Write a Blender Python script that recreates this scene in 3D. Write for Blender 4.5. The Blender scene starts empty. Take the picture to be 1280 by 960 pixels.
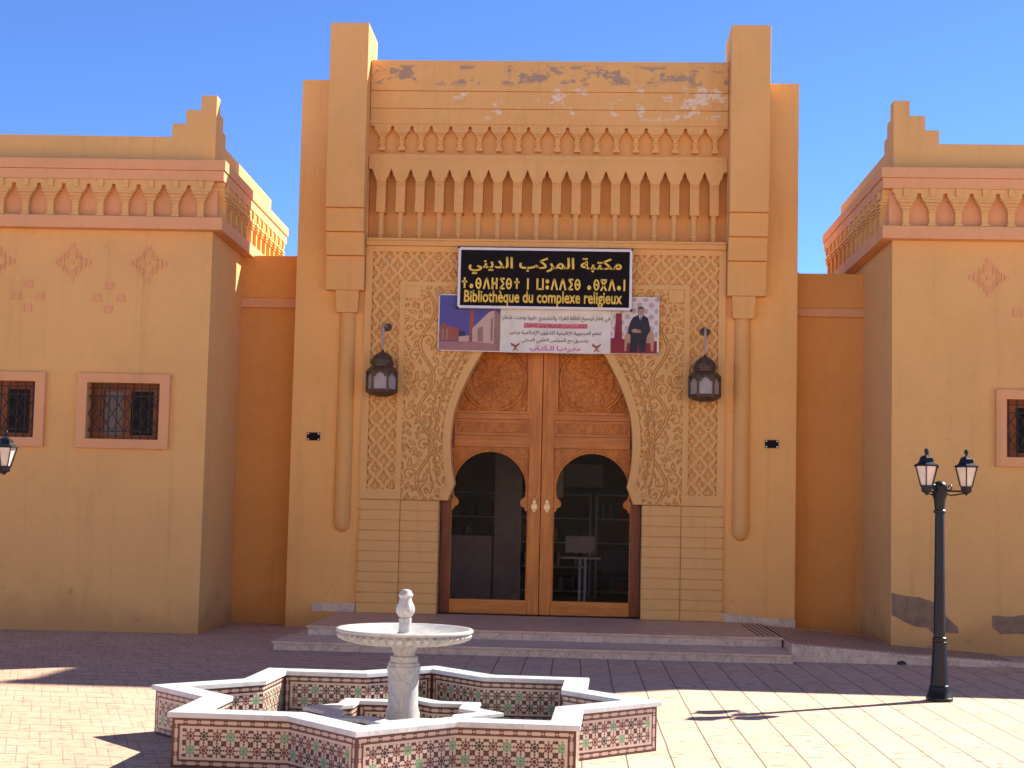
import bpy, bmesh, math, random
import numpy as np
from mathutils import Vector, Matrix

random.seed(7)
rng = np.random.default_rng(11)
SC = bpy.context.scene
COL = SC.collection
R = math.radians

# ------------------------------------------------------------------ camera
CAM_F, PITCH, ROLL, YAW = 1784.84, 0.0697, 0.0225, -0.0485
cd = bpy.data.cameras.new("camera")
cam = bpy.data.objects.new("camera", cd)
COL.objects.link(cam)
SC.camera = cam
cy, sy = math.cos(YAW), math.sin(YAW)
cp, sp = math.cos(PITCH), math.sin(PITCH)
cr, sr = math.cos(ROLL), math.sin(ROLL)
vR = Vector((cy, -sy, 0))
vF = Vector((sy * cp, cy * cp, sp))
vU = Vector((-sy * sp, -cy * sp, cp))
r2 = cr * vR + sr * vU
u2 = -sr * vR + cr * vU
cam.matrix_world = Matrix(((r2.x, u2.x, -vF.x, 0.3352), (r2.y, u2.y, -vF.y, -19.0349),
                           (r2.z, u2.z, -vF.z, 1.6), (0, 0, 0, 1)))
cd.sensor_width = 36.0
cd.sensor_fit = 'HORIZONTAL'
cd.lens = CAM_F / 1280 * 36.0
cd.shift_x = 0.12 / 1280
cd.shift_y = 34.32 / 1280
cd.clip_start = 0.1
cd.clip_end = 500

# ------------------------------------------------------------------ light
SUN = Vector((1.0, 0.68, 1.0))
w = bpy.data.worlds.new("World")
SC.world = w
w.use_nodes = True
nt = w.node_tree
sky = nt.nodes.new('ShaderNodeTexSky')
sky.sky_type = 'NISHITA'
sky.sun_disc = False
sky.sun_elevation = math.atan2(1.0, math.hypot(SUN.x, SUN.y))
sky.sun_rotation = math.atan2(SUN.x, SUN.y)
sky.air_density = 0.18
sky.dust_density = 0.0
sky.ozone_density = 8.0
nt.links.new(sky.outputs[0], nt.nodes['Background'].inputs[0])
nt.nodes['Background'].inputs[1].default_value = 0.15
sl = bpy.data.lights.new("sun", 'SUN')
sl.energy = 2.85
sl.angle = R(0.5)
sl.color = (1.0, 0.96, 0.90)
so = bpy.data.objects.new("sun", sl)
COL.objects.link(so)
so.rotation_euler = (-SUN).to_track_quat('-Z', 'Y').to_euler()
so.location = (20, 14, 22)
SC.view_settings.view_transform = 'Standard'
SC.view_settings.look = 'None'
SC.view_settings.gamma = 1
SC.view_settings.exposure = 2.18
SC.view_settings.use_curve_mapping = False
SC.cycles.max_bounces = 8
SC.cycles.diffuse_bounces = 5
SC.cycles.transparent_max_bounces = 12
SC.cycles.use_denoising = True


# ------------------------------------------------------------------ node helpers
class N:
    """A float socket with operators, so patterns can be written as maths."""
    def __init__(s, nt, sock):
        s.nt, s.s = nt, sock

    def _m(s, op, b=None, c=None, clamp=False):
        n = s.nt.nodes.new('ShaderNodeMath')
        n.operation = op
        n.use_clamp = clamp
        for i, v in enumerate((s, b, c)):
            if v is None:
                continue
            if isinstance(v, N):
                s.nt.links.new(v.s, n.inputs[i])
            else:
                n.inputs[i].default_value = v
        return N(s.nt, n.outputs[0])
    def __add__(s, o): return s._m('ADD', o)
    def __radd__(s, o): return s._m('ADD', o)
    def __sub__(s, o): return s._m('SUBTRACT', o)
    def __rsub__(s, o): return (s * -1.0) + o
    def __mul__(s, o): return s._m('MULTIPLY', o)
    def __rmul__(s, o): return s._m('MULTIPLY', o)
    def __truediv__(s, o): return s._m('DIVIDE', o)
    def floor(s): return s._m('FLOOR')
    def fract(s): return s._m('FRACT')
    def abs(s): return s._m('ABSOLUTE')
    def lt(s, o): return s._m('LESS_THAN', o)
    def gt(s, o): return s._m('GREATER_THAN', o)
    def min(s, o): return s._m('MINIMUM', o)
    def max(s, o): return s._m('MAXIMUM', o)
    def mod(s, o): return s._m('FLOORED_MODULO', o)
    def sin(s): return s._m('SINE')
    def cos(s): return s._m('COSINE')
    def sqrt(s): return s._m('SQRT')
    def atan2(s, o): return s._m('ARCTAN2', o)
    def pow(s, o): return s._m('POWER', o)
    def clamp(s): return s._m('ADD', 0.0, clamp=True)
    def step(s, a, b):
        n = s.nt.nodes.new('ShaderNodeMapRange')
        n.interpolation_type = 'SMOOTHSTEP'
        s.nt.links.new(s.s, n.inputs[0])
        n.inputs[1].default_value, n.inputs[2].default_value = a, b
        return N(s.nt, n.outputs[0])


class Mat:
    def __init__(s, name, rough=0.8, spec=0.3, metallic=0.0):
        s.m = bpy.data.materials.new(name)
        s.m.use_nodes = True
        s.nt = s.m.node_tree
        s.b = s.nt.nodes['Principled BSDF']
        s.b.inputs['Roughness'].default_value = rough
        s.b.inputs['Metallic'].default_value = metallic
        s.b.inputs['Specular IOR Level'].default_value = spec
        s._tc = None

    def coord(s, out='Object'):
        if s._tc is None:
            s._tc = s.nt.nodes.new('ShaderNodeTexCoord')
        return s._tc.outputs[out]

    def xyz(s, out='Object'):
        n = s.nt.nodes.new('ShaderNodeSeparateXYZ')
        s.nt.links.new(s.coord(out), n.inputs[0])
        return [N(s.nt, n.outputs[i]) for i in range(3)]

    def uv(s, name):
        u = s.nt.nodes.new('ShaderNodeUVMap')
        u.uv_map = name
        n = s.nt.nodes.new('ShaderNodeSeparateXYZ')
        s.nt.links.new(u.outputs[0], n.inputs[0])
        return N(s.nt, n.outputs[0]), N(s.nt, n.outputs[1])

    def vec(s, x, y, z):
        n = s.nt.nodes.new('ShaderNodeCombineXYZ')
        for i, v in enumerate((x, y, z)):
            if isinstance(v, N):
                s.nt.links.new(v.s, n.inputs[i])
            else:
                n.inputs[i].default_value = v
        return n.outputs[0]

    def noise(s, scale, detail=4, rough=0.55, vec=None, stretch=None, dist=0.0):
        n = s.nt.nodes.new('ShaderNodeTexNoise')
        n.inputs['Scale'].default_value = scale
        n.inputs['Detail'].default_value = detail
        n.inputs['Roughness'].default_value = rough
        n.inputs['Distortion'].default_value = dist
        v = vec if vec is not None else s.coord()
        if stretch:
            mp = s.nt.nodes.new('ShaderNodeMapping')
            mp.inputs['Scale'].default_value = stretch
            s.nt.links.new(v, mp.inputs[0])
            v = mp.outputs[0]
        s.nt.links.new(v, n.inputs['Vector'])
        return N(s.nt, n.outputs[0])

    def mix(s, f, a, b, mode='MIX'):
        n = s.nt.nodes.new('ShaderNodeMix')
        n.data_type = 'RGBA'
        n.blend_type = mode
        n.clamp_factor = True
        if isinstance(f, N):
            s.nt.links.new(f.s, n.inputs[0])
        else:
            n.inputs[0].default_value = f
        for i, v in ((6, a), (7, b)):
            if isinstance(v, tuple):
                n.inputs[i].default_value = (*v, 1)
            else:
                s.nt.links.new(v, n.inputs[i])
        return n.outputs[2]

    def color(s, c):
        if isinstance(c, tuple):
            s.b.inputs['Base Color'].default_value = (*c, 1)
        else:
            s.nt.links.new(c, s.b.inputs['Base Color'])

    def rough(s, r):
        s.nt.links.new(r.s, s.b.inputs['Roughness'])

    def bump(s, h, strength=0.3, dist=0.01):
        n = s.nt.nodes.new('ShaderNodeBump')
        n.inputs['Strength'].default_value = strength
        n.inputs['Distance'].default_value = dist
        s.nt.links.new(h.s, n.inputs['Height'])
        s.nt.links.new(n.outputs[0], s.b.inputs['Normal'])


def plaster(name, c, dark=0.8, dirt_base=False, peel=False):
    M = Mat(name, 0.88, 0.2)
    c2 = tuple(v * dark for v in c)
    a = M.noise(0.7, 5, 0.6)
    b = M.noise(9, 5, 0.6)
    col = M.mix((a.step(0.35, 0.7) * 0.6 + b.step(0.45, 0.75) * 0.3), c, c2)
    st = M.noise(2.2, 4, 0.6, stretch=(3.0, 3.0, 0.18))
    col = M.mix(st.step(0.52, 0.8) * 0.34, col, tuple(v * 0.62 for v in c))
    vo = M.nt.nodes.new('ShaderNodeTexVoronoi')
    vo.feature = 'DISTANCE_TO_EDGE'
    vo.inputs['Scale'].default_value = 0.75
    nz = M.nt.nodes.new('ShaderNodeTexNoise')
    nz.inputs['Scale'].default_value = 2.5
    nz.inputs['Detail'].default_value = 6
    M.nt.links.new(M.coord(), nz.inputs['Vector'])
    ad = M.nt.nodes.new('ShaderNodeVectorMath')
    ad.operation = 'MULTIPLY_ADD'
    M.nt.links.new(nz.outputs['Color'], ad.inputs[0])
    ad.inputs[1].default_value = (0.55, 0.55, 0.55)
    M.nt.links.new(M.coord(), ad.inputs[2])
    M.nt.links.new(ad.outputs[0], vo.inputs['Vector'])
    crack = (1.0 - N(M.nt, vo.outputs[0]).step(0.002, 0.007)) * M.noise(0.9, 3).step(0.56, 0.66)
    col = M.mix(crack * 0.2, col, tuple(v * 0.4 for v in c))
    rp_ = M.noise(0.42, 2, 0.4, dist=0.3)
    col = M.mix(rp_.step(0.56, 0.60) * 0.16, col, tuple(min(1, v * 1.12) for v in c))
    if dirt_base:
        x, y, z = M.xyz()
        e = M.noise(1.6, 5, 0.6) * 0.9 - 0.1
        f = (z * -1.0 + e).step(-0.2, 0.35) * 0.45
        col = M.mix(f, col, (0.36, 0.17, 0.065))
        sm = M.noise(3.5, 6, 0.65)
        f2 = sm.step(0.62, 0.72) * (1.0 - z.step(0.2, 1.5)) * 0.4
        col = M.mix(f2, col, (0.2, 0.11, 0.06))
    if peel:
        x, y, z = M.xyz()
        n1 = M.noise(2.6, 7, 0.68, stretch=(1.0, 1.0, 2.4))
        n2 = M.noise(7.0, 6, 0.7)
        band = z.step(7.30, 7.40) * (1.0 - z.step(7.58, 7.64))
        pk = (n1 * 0.62 + n2 * 0.38 + x * 0.004).step(0.512, 0.545)
        col = M.mix(pk * band * 0.85, col, (0.31, 0.225, 0.155))
        n3 = M.noise(3.4, 7, 0.7, stretch=(1.0, 1.0, 1.6))
        band2 = z.step(6.84, 6.95) * (1.0 - z.step(7.30, 7.38))
        g = (n3 * 0.6 + n2 * 0.4 + x * 0.024).step(0.552, 0.575)
        col = M.mix(g * band2 * 0.9, col, (0.74, 0.58, 0.39))
    M.color(col)
    M.bump(M.noise(55, 4, 0.6) + M.noise(6, 3) * 1.5, 0.22, 0.01)
    return M.m


OCHRE = (0.77, 0.405, 0.125)
m_ochre = plaster('ochre_plaster', OCHRE, 0.86)
m_wall = plaster('ochre_plaster_wall', (0.86, 0.455, 0.14), 0.88, dirt_base=True)
m_peel = plaster('ochre_plaster_peeling', OCHRE, 0.86, peel=True)
m_carve = plaster('carved_plaster', (0.77, 0.425, 0.14), 0.9)
m_wing = plaster('sand_plaster', (0.73, 0.41, 0.137), 0.86, dirt_base=True)
m_pink = plaster('pink_plaster', (0.73, 0.36, 0.155), 0.88)
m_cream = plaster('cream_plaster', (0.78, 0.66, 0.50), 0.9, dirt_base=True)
m_ochre_shade = plaster('shaded_ochre_plaster', (0.74, 0.335, 0.085), 0.85, dirt_base=True)  # link walls: recess shade and orange bounce put into the ochre


def stone(name, c1, c2, rough=0.35, vein=(0.3, 0.28, 0.27), scale=1.5, sp=0.5):
    M = Mat(name, rough, sp)
    a = M.noise(scale * 2, 6, 0.6)
    col = M.mix(a.step(0.3, 0.7), c1, c2)
    v = M.noise(scale, 6, 0.6, stretch=(1, 1.6, 0.7), dist=1.4)
    vv = ((v - 0.5).abs() * -1.0 + 0.03).step(0.0, 0.03)
    col = M.mix(vv * 0.5, col, vein)
    M.color(col)
    M.bump(M.noise(40, 3), 0.05, 0.005)
    return M.m


m_marble = stone('white_marble', (0.55, 0.505, 0.44), (0.44, 0.41, 0.36), 0.35, (0.24, 0.22, 0.19), 5)
m_coping = stone('white_coping_marble', (0.60, 0.58, 0.54), (0.53, 0.51, 0.475), 0.4, (0.36, 0.35, 0.33), 3)
m_step = stone('grey_step_marble', (0.68, 0.51, 0.36), (0.54, 0.40, 0.28), 0.5, (0.22, 0.17, 0.14), 3.6)
m_tread = stone('brown_grey_tread_marble', (0.68, 0.43, 0.265), (0.58, 0.36, 0.22), 0.55, (0.26, 0.19, 0.15), 3)


def wood_mat(name, c1, c2, rough=0.32, axis=(14, 14, 0.9)):
    M = Mat(name, rough, 0.28)
    g = M.noise(2.4, 5, 0.6, stretch=axis, dist=0.6)
    b = M.noise(1.3, 3)
    col = M.mix(g.step(0.3, 0.72), c1, c2)
    col = M.mix(b.step(0.4, 0.75) * 0.45, col, tuple(v * 0.6 for v in c2))
    M.color(col)
    M.bump(g, 0.12, 0.004)
    return M.m


m_wood = wood_mat('varnished_wood', (0.72, 0.25, 0.04), (0.50, 0.15, 0.023))
m_woodh = wood_mat('varnished_wood_rail', (0.68, 0.23, 0.038), (0.47, 0.14, 0.022), axis=(0.9, 14, 14))
m_wooddark = wood_mat('dark_red_wood', (0.25, 0.055, 0.016), (0.15, 0.03, 0.01))
m_sash = wood_mat('shaded_sash_wood', (0.34, 0.11, 0.03), (0.20, 0.06, 0.018), 0.5)  # shade of the window recess put into the wood colour
m_woodcarve = wood_mat('carved_wood', (0.66, 0.24, 0.045), (0.47, 0.15, 0.027), 0.5, (5, 5, 2))


def plain(name, c, rough=0.5, spec=0.4, metallic=0.0, var=0.15, scale=8):
    M = Mat(name, rough, spec, metallic)
    M.color(M.mix(M.noise(scale, 4).step(0.35, 0.7), c, tuple(v * (1 - var) for v in c)))
    return M.m


m_black = plain('black_painted_iron', (0.012, 0.012, 0.013), 0.35, 0.25)
m_iron = plain('rusty_window_iron', (0.022, 0.013, 0.010), 0.55)
m_bronze = plain('aged_bronze', (0.12, 0.078, 0.046), 0.5, 0.3, 0.35, 0.4, 20)
m_brass = plain('pale_brass', (0.62, 0.50, 0.26), 0.3, 0.5, 0.6)
m_frost = plain('frosted_glass', (0.66, 0.58, 0.47), 0.35)
m_frostgrey = plain('grey_frosted_glass', (0.36, 0.30, 0.26), 0.3)
m_signblack = plain('black_sign_sheet', (0.012, 0.008, 0.007), 0.6, 0.1)
m_gold = plain('gold_letters', (0.95, 0.62, 0.09), 0.5, 0.3)
m_white = plain('white_paint', (0.78, 0.72, 0.64), 0.4, 0.4, 0, 0.06)
m_canvas = plain('printed_canvas', (0.80, 0.72, 0.55), 0.6, 0.3, 0, 0.14, 5)
m_darktxt = plain('dark_print', (0.07, 0.05, 0.05), 0.6)
m_magenta = plain('magenta_print', (0.62, 0.05, 0.27), 0.6)
m_rose = plain('rose_print', (0.75, 0.20, 0.20), 0.6)
m_patch = plain('bare_grey_plaster', (0.30, 0.19, 0.115), 0.95, 0.1, 0, 0.3, 7)
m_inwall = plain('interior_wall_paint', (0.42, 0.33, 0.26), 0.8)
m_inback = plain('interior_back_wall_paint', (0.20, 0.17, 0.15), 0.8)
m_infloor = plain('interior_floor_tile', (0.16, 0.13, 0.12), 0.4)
m_shelf = plain('grey_shelf_metal', (0.55, 0.56, 0.64), 0.4)
m_table = plain('pale_table_top', (0.62, 0.56, 0.50), 0.4)
m_dark = plain('dark_upholstery', (0.03, 0.03, 0.05), 0.7)
m_pale = plain('pale_cream_paper', (0.75, 0.62, 0.42), 0.7)
m_glassdark = plain('dark_window_glass', (0.018, 0.016, 0.016), 0.25, 0.08, 0, 0.1)
m_curtain = plain('grey_curtain_glass', (0.22, 0.19, 0.15), 0.3, 0.15)
m_joint = plain('dark_joint', (0.05, 0.04, 0.035), 0.9)
m_water = plain('dry_basin_floor', (0.42, 0.40, 0.36), 0.6)


def glass_mat(name):
    m = bpy.data.materials.new(name)
    m.use_nodes = True
    n = m.node_tree
    n.nodes.clear()
    o = n.nodes.new('ShaderNodeOutputMaterial')
    mx = n.nodes.new('ShaderNodeMixShader')
    t = n.nodes.new('ShaderNodeBsdfTransparent')
    t.inputs[0].default_value = (0.78, 0.78, 0.80, 1)
    g = n.nodes.new('ShaderNodeBsdfGlossy')
    g.inputs['Roughness'].default_value = 0.02
    g.inputs[0].default_value = (0.8, 0.8, 0.8, 1)
    fr = n.nodes.new('ShaderNodeFresnel')
    fr.inputs[0].default_value = 1.13
    n.links.new(fr.outputs[0], mx.inputs[0])
    n.links.new(t.outputs[0], mx.inputs[1])
    n.links.new(g.outputs[0], mx.inputs[2])
    n.links.new(mx.outputs[0], o.inputs[0])
    return m


m_glass = glass_mat('tinted_door_glass')


def paving_mat():
    M = Mat('stamped_paving', 0.8, 0.25)
    x, y, z = M.xyz()
    wob = (M.noise(1.1, 3) - 0.5) * 0.02
    P = 0.295
    # long joints that run towards the facade
    fx = ((x + wob - 0.085) / P).fract()
    j1 = 1.0 - (fx - 0.5).abs().step(0.0, 1.0) * 0.0 - ((fx - 0.5).abs() * -1.0 + 0.5).step(0.010, 0.028)
    right = (x + (M.noise(0.6, 3) - 0.5) * 0.9).step(-1.6, -0.5)
    # stamped courses on the left half: rows with one short block in each
    row = (y / P).floor()
    fy = (y / P + wob * 2.0).fract()
    rj = (1.0 - ((fy - 0.5).abs() * -1.0 + 0.5).step(0.02, 0.07)) * (M.noise(1.6, 3).step(0.3, 0.6) * 0.7 + 0.3)
    xs = ((x + wob + fy * (P * 0.38)) / 0.30 + row * 0.62).fract()
    b1 = 1.0 - (xs - 0.02).abs().step(0.006, 0.028)
    b2 = 1.0 - (xs - 0.27).abs().step(0.006, 0.028)
    brick = ((b1.max(b2)) * 0.7).max(rj)
    # slaty hatch pressed in every slab
    h = M.noise(1.0, 4, 0.62, vec=M.vec(x * 8.0 + y * 3.0, y * 19.0 - x * 3.5, z), dist=0.4)
    hatch = 1.0 - h.step(0.37, 0.455)
    brk = M.noise(2.0, 3)
    hatch = hatch * (brk.step(0.3, 0.6) * 0.5 + 0.5)
    line = (j1 * right).max(brick * (1.0 - right) * 0.8)
    tone = M.noise(0.5, 4)
    tone2 = M.noise(5.0, 4)
    slab = M.noise(1.0, 0, 0.5, vec=M.vec(((x - 0.085) / P).floor() * 3.7, (y / P).floor() * 2.3, 0.0))
    col = M.mix(tone.step(0.3, 0.7), (0.61, 0.39, 0.255), (0.54, 0.335, 0.215))
    col = M.mix(right * 0.8, col, (0.60, 0.43, 0.295))
    col = M.mix(slab.step(0.35, 0.65) * 0.35, col, (0.50, 0.31, 0.195))
    col = M.mix(tone2.step(0.5, 0.8) * 0.35, col, (0.46, 0.285, 0.18))
    col = M.mix(hatch * 0.72, col, (0.19, 0.12, 0.075))
    col = M.mix(line * (right * 0.3 + 0.55), col, (0.08, 0.052, 0.034))
    sp = M.noise(1.7, 6, 0.7)
    col = M.mix(sp.step(0.63, 0.72) * 0.18, col, (0.16, 0.11, 0.09))
    M.color(col)
    M.bump(hatch * -0.6 - line * 1.2 + M.noise(30, 3) * 0.3, 0.35, 0.006)
    return M.m


m_paving = paving_mat()


def zellige_mat():
    """Small star tiles with a chain border; reads wall-local metres from two UV layers."""
    M = Mat('zellige_tiles', 0.28, 0.5)
    u, v = M.uv('from_start')
    ue, ve = M.uv('from_end')
    S = 0.083
    bw = 0.050
    cream = M.mix(M.noise(14, 3).step(0.35, 0.7), (0.57, 0.43, 0.325), (0.49, 0.36, 0.27))
    us = (u - 0.075) / S
    vs = (ve - 0.068) / S
    i, j = us.floor(), vs.floor()
    du, dv = (us.fract() - 0.5) * S, (vs.fract() - 0.5) * S
    r = (du * du + dv * dv).sqrt()
    th = dv.atan2(du)
    k = (i + j * 3.0).mod(4.0)                       # 0 red, 1 black, 2 red, 3 green
    isg = k.gt(2.5)
    isb = k.gt(0.5) * k.lt(1.5)
    # ring of eight small tiles
    sec = ((th / (math.pi / 4)) + 0.5).fract() - 0.5
    along = sec * (math.pi / 4) * r
    ring = (((r - 0.0240) * (r - 0.0240) * 0.75 + along * along).sqrt()).lt(0.0076)
    spike = (((r - 0.0412) * (r - 0.0412) + along * along).sqrt()).lt(0.0060)
    centre = r.lt(0.0130)
    halo = r.lt(0.027)
    # big octagons at cell corners
    cu, cv = ((us + 0.5).fract() - 0.5) * S, ((vs + 0.5).fract() - 0.5) * S
    co = ((cu * cu + cv * cv).sqrt()).lt(0.0165)
    red, blk, grn = (0.115, 0.022, 0.016), (0.022, 0.011, 0.010), (0.10, 0.27, 0.12)
    tint = M.mix(isg, M.mix(isb, red, blk), grn)
    mot = M.noise(60, 2)
    tint = M.mix(mot.step(0.4, 0.8) * 0.3, tint, (0.05, 0.03, 0.02))
    col = M.mix(halo * isg * 0.25, cream, (0.30, 0.42, 0.22))
    col = M.mix(ring, col, tint)
    col = M.mix(spike, col, blk)
    col = M.mix(centre, col, tint)
    col = M.mix(co, col, M.mix((i + j).mod(2.0).gt(0.5), red, blk))
    # inner cream margin then the chain border
    b = (u.min(ue)).min(v.min(ve))
    col = M.mix(b.lt(0.066), col, cream)
    t = M.mix((u.min(ue)).lt(v.min(ve)), M.vec(u, 0, 0), M.vec(v, 0, 0))
    sx = M.nt.nodes.new('ShaderNodeSeparateXYZ')
    M.nt.links.new(t, sx.inputs[0])
    t = N(M.nt, sx.outputs[0])
    ft = ((t / 0.083).fract() - 0.5).abs()
    chain = (b - 0.027).abs().lt(0.0115)
    body = (b - 0.027).abs() + (ft - 0.30).max(0.0) * 0.10
    link = body.lt(0.0105)
    bead = ((ft * -1.0 + 0.5) * 0.083 + (b - 0.027).abs()).lt(0.008)
    bcol = M.mix(link.max(bead), (0.085, 0.026, 0.016), (0.52, 0.36, 0.28))
    col = M.mix(b.lt(bw), col, bcol)
    M.color(col)
    M.bump(r * 4.0, 0.04, 0.003)
    return M.m


m_zellige = zellige_mat()


def portrait_back_mat():
    M = Mat('patterned_print', 0.6, 0.3)
    x, y, z = M.xyz()
    a = ((x * 40.0).sin() * (z * 40.0).sin()).step(0.1, 0.4)
    M.color(M.mix(a, (0.68, 0.58, 0.48), (0.46, 0.36, 0.32)))
    return M.m


m_portrait = portrait_back_mat()


def sky_print_mat():
    M = Mat('printed_dusk_sky', 0.6, 0.3)
    x, y, z = M.xyz()
    M.color(M.mix(z.step(4.0, 4.5), (0.10, 0.085, 0.26), (0.03, 0.022, 0.17)))
    return M.m


m_printsky = sky_print_mat()


# ------------------------------------------------------------------ mesh helpers
class MB:
    def __init__(s):
        s.v, s.f = [], []

    def add(s, vs, fs):
        o = len(s.v)
        s.v += [tuple(map(float, p)) for p in vs]
        s.f += [tuple(i + o for i in f) for f in fs]
        return s

    def box(s, x0, x1, y0, y1, z0, z1):
        x0, x1 = min(x0, x1), max(x0, x1)
        y0, y1 = min(y0, y1), max(y0, y1)
        v = [(x0, y0, z0), (x1, y0, z0), (x1, y1, z0), (x0, y1, z0),
             (x0, y0, z1), (x1, y0, z1), (x1, y1, z1), (x0, y1, z1)]
        return s.add(v, [(0, 3, 2, 1), (4, 5, 6, 7), (0, 1, 5, 4), (1, 2, 6, 5), (2, 3, 7, 6), (3, 0, 4, 7)])

    def prism(s, poly, y0, y1):
        """polygon in x,z extruded from y0 (front) to y1"""
        a = sum(p[0] * q[1] - q[0] * p[1] for p, q in zip(poly, poly[1:] + poly[:1]))
        if a < 0:
            poly = poly[::-1]
        n = len(poly)
        v = [(p[0], y0, p[1]) for p in poly] + [(p[0], y1, p[1]) for p in poly]
        f = [tuple(range(n)), tuple(range(2 * n - 1, n - 1, -1))]
        f += [(i, i + n, (i + 1) % n + n, (i + 1) % n) for i in range(n)]
        return s.add(v, f)

    def prism_x(s, poly, x0, x1):
        """polygon in y,z extruded along x"""
        n = len(poly)
        v = [(x0, p[0], p[1]) for p in poly] + [(x1, p[0], p[1]) for p in poly]
        f = [tuple(range(n - 1, -1, -1)), tuple(range(n, 2 * n))]
        f += [(i, (i + 1) % n, (i + 1) % n + n, i + n) for i in range(n)]
        return s.add(v, f)

    def slab(s, poly, z0, z1):
        """polygon in x,y extruded upwards"""
        n = len(poly)
        v = [(p[0], p[1], z0) for p in poly] + [(p[0], p[1], z1) for p in poly]
        f = [tuple(range(n - 1, -1, -1)), tuple(range(n, 2 * n))]
        f += [(i, (i + 1) % n, (i + 1) % n + n, i + n) for i in range(n)]
        return s.add(v, f)

    def band(s, outer, inner, y0, y1):
        """closed ring between two x,z outlines with the same count"""
        n = len(outer)
        v = [(p[0], y, p[1]) for y in (y0, y1) for p in outer] + [(p[0], y, p[1]) for y in (y0, y1) for p in inner]
        f = []
        for i in range(n):
            j = (i + 1) % n
            f += [(i, j, 2 * n + j, 2 * n + i), (n + i, 3 * n + i, 3 * n + j, n + j),
                  (i, n + i, n + j, j), (2 * n + i, 2 * n + j, 3 * n + j, 3 * n + i)]
        return s.add(v, f)

    def ring(s, outer, inner, z0, z1):
        """closed ring between two x,y outlines, extruded upwards"""
        n = len(outer)
        v = [(p[0], p[1], z) for z in (z0, z1) for p in outer] + [(p[0], p[1], z) for z in (z0, z1) for p in inner]
        f = []
        for i in range(n):
            j = (i + 1) % n
            f += [(i, 2 * n + i, 2 * n + j, j), (n + i, n + j, 3 * n + j, 3 * n + i),
                  (i, j, n + j, n + i), (2 * n + i, 3 * n + i, 3 * n + j, 2 * n + j)]
        return s.add(v, f)

    def lathe(s, prof, c=(0, 0, 0), n=24, mod=None, start=0.0):
        v, f = [], []
        for k, (r, z) in enumerate(prof):
            for i in range(n):
                a = start + 2 * math.pi * i / n
                q = r * (mod(k, a) if mod else 1)
                v.append((c[0] + q * math.cos(a), c[1] + q * math.sin(a), c[2] + z))
        for k in range(len(prof) - 1):
            for i in range(n):
                j = (i + 1) % n
                f.append((k * n + i, k * n + j, (k + 1) * n + j, (k + 1) * n + i))
        f.append(tuple(range(n - 1, -1, -1)))
        f.append(tuple(range((len(prof) - 1) * n, len(prof) * n)))
        return s.add(v, f)

    def tube(s, pts, r, n=8):
        pts = [Vector(p) for p in pts]
        rs = r if isinstance(r, (list, tuple)) else [r] * len(pts)
        v, f = [], []
        up = Vector((0.123, 0.31, 0.94)).normalized()
        for k, p in enumerate(pts):
            t = (pts[min(k + 1, len(pts) - 1)] - pts[max(k - 1, 0)]).normalized()
            a = t.cross(up)
            if a.length < 1e-3:
                a = t.cross(Vector((1, 0, 0)))
            a.normalize()
            b = a.cross(t)
            for i in range(n):
                th = 2 * math.pi * i / n
                v.append(p + rs[k] * (math.cos(th) * a + math.sin(th) * b))
        for k in range(len(pts) - 1):
            for i in range(n):
                j = (i + 1) % n
                f.append((k * n + i, k * n + j, (k + 1) * n + j, (k + 1) * n + i))
        f.append(tuple(range(n)))
        f.append(tuple(range((len(pts) - 1) * n, len(pts) * n))[::-1])
        return s.add(v, f)

    def build(s, name, mat, parent=None, smooth=False, bevel=0.0, seg=2):
        me = bpy.data.meshes.new(name)
        me.from_pydata(s.v, [], s.f)
        bm = bmesh.new()
        bm.from_mesh(me)
        bmesh.ops.recalc_face_normals(bm, faces=bm.faces)
        bm.to_mesh(me)
        bm.free()
        me.materials.append(mat)
        o = bpy.data.objects.new(name, me)
        COL.objects.link(o)
        if parent:
            o.parent = parent
        if smooth:
            for p in me.polygons:
                p.use_smooth = True
            try:
                me.set_sharp_from_angle(angle=R(40))
            except Exception:
                pass
        if bevel:
            b = o.modifiers.new('soft_edges', 'BEVEL')
            b.width = bevel
            b.segments = seg
            b.limit_method = 'ANGLE'
            b.angle_limit = R(40)
        return o


def thing(name, label, cat, loc=(0, 0, 0), rz=0.0, group=None):
    o = bpy.data.objects.new(name, None)
    o.empty_display_size = 0.2
    COL.objects.link(o)
    o.location = loc
    o.rotation_euler = (0, 0, rz)
    return tag(o, label, cat, group)


def tag(o, label, cat, group=None):
    o['label'] = label
    o['category'] = cat
    if group:
        o['group'] = group
    return o


def copy_tree(o, parent=None):
    c = o.copy()
    COL.objects.link(c)
    c.parent = parent
    for ch in list(o.children):
        copy_tree(ch, c)
    return c


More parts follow.
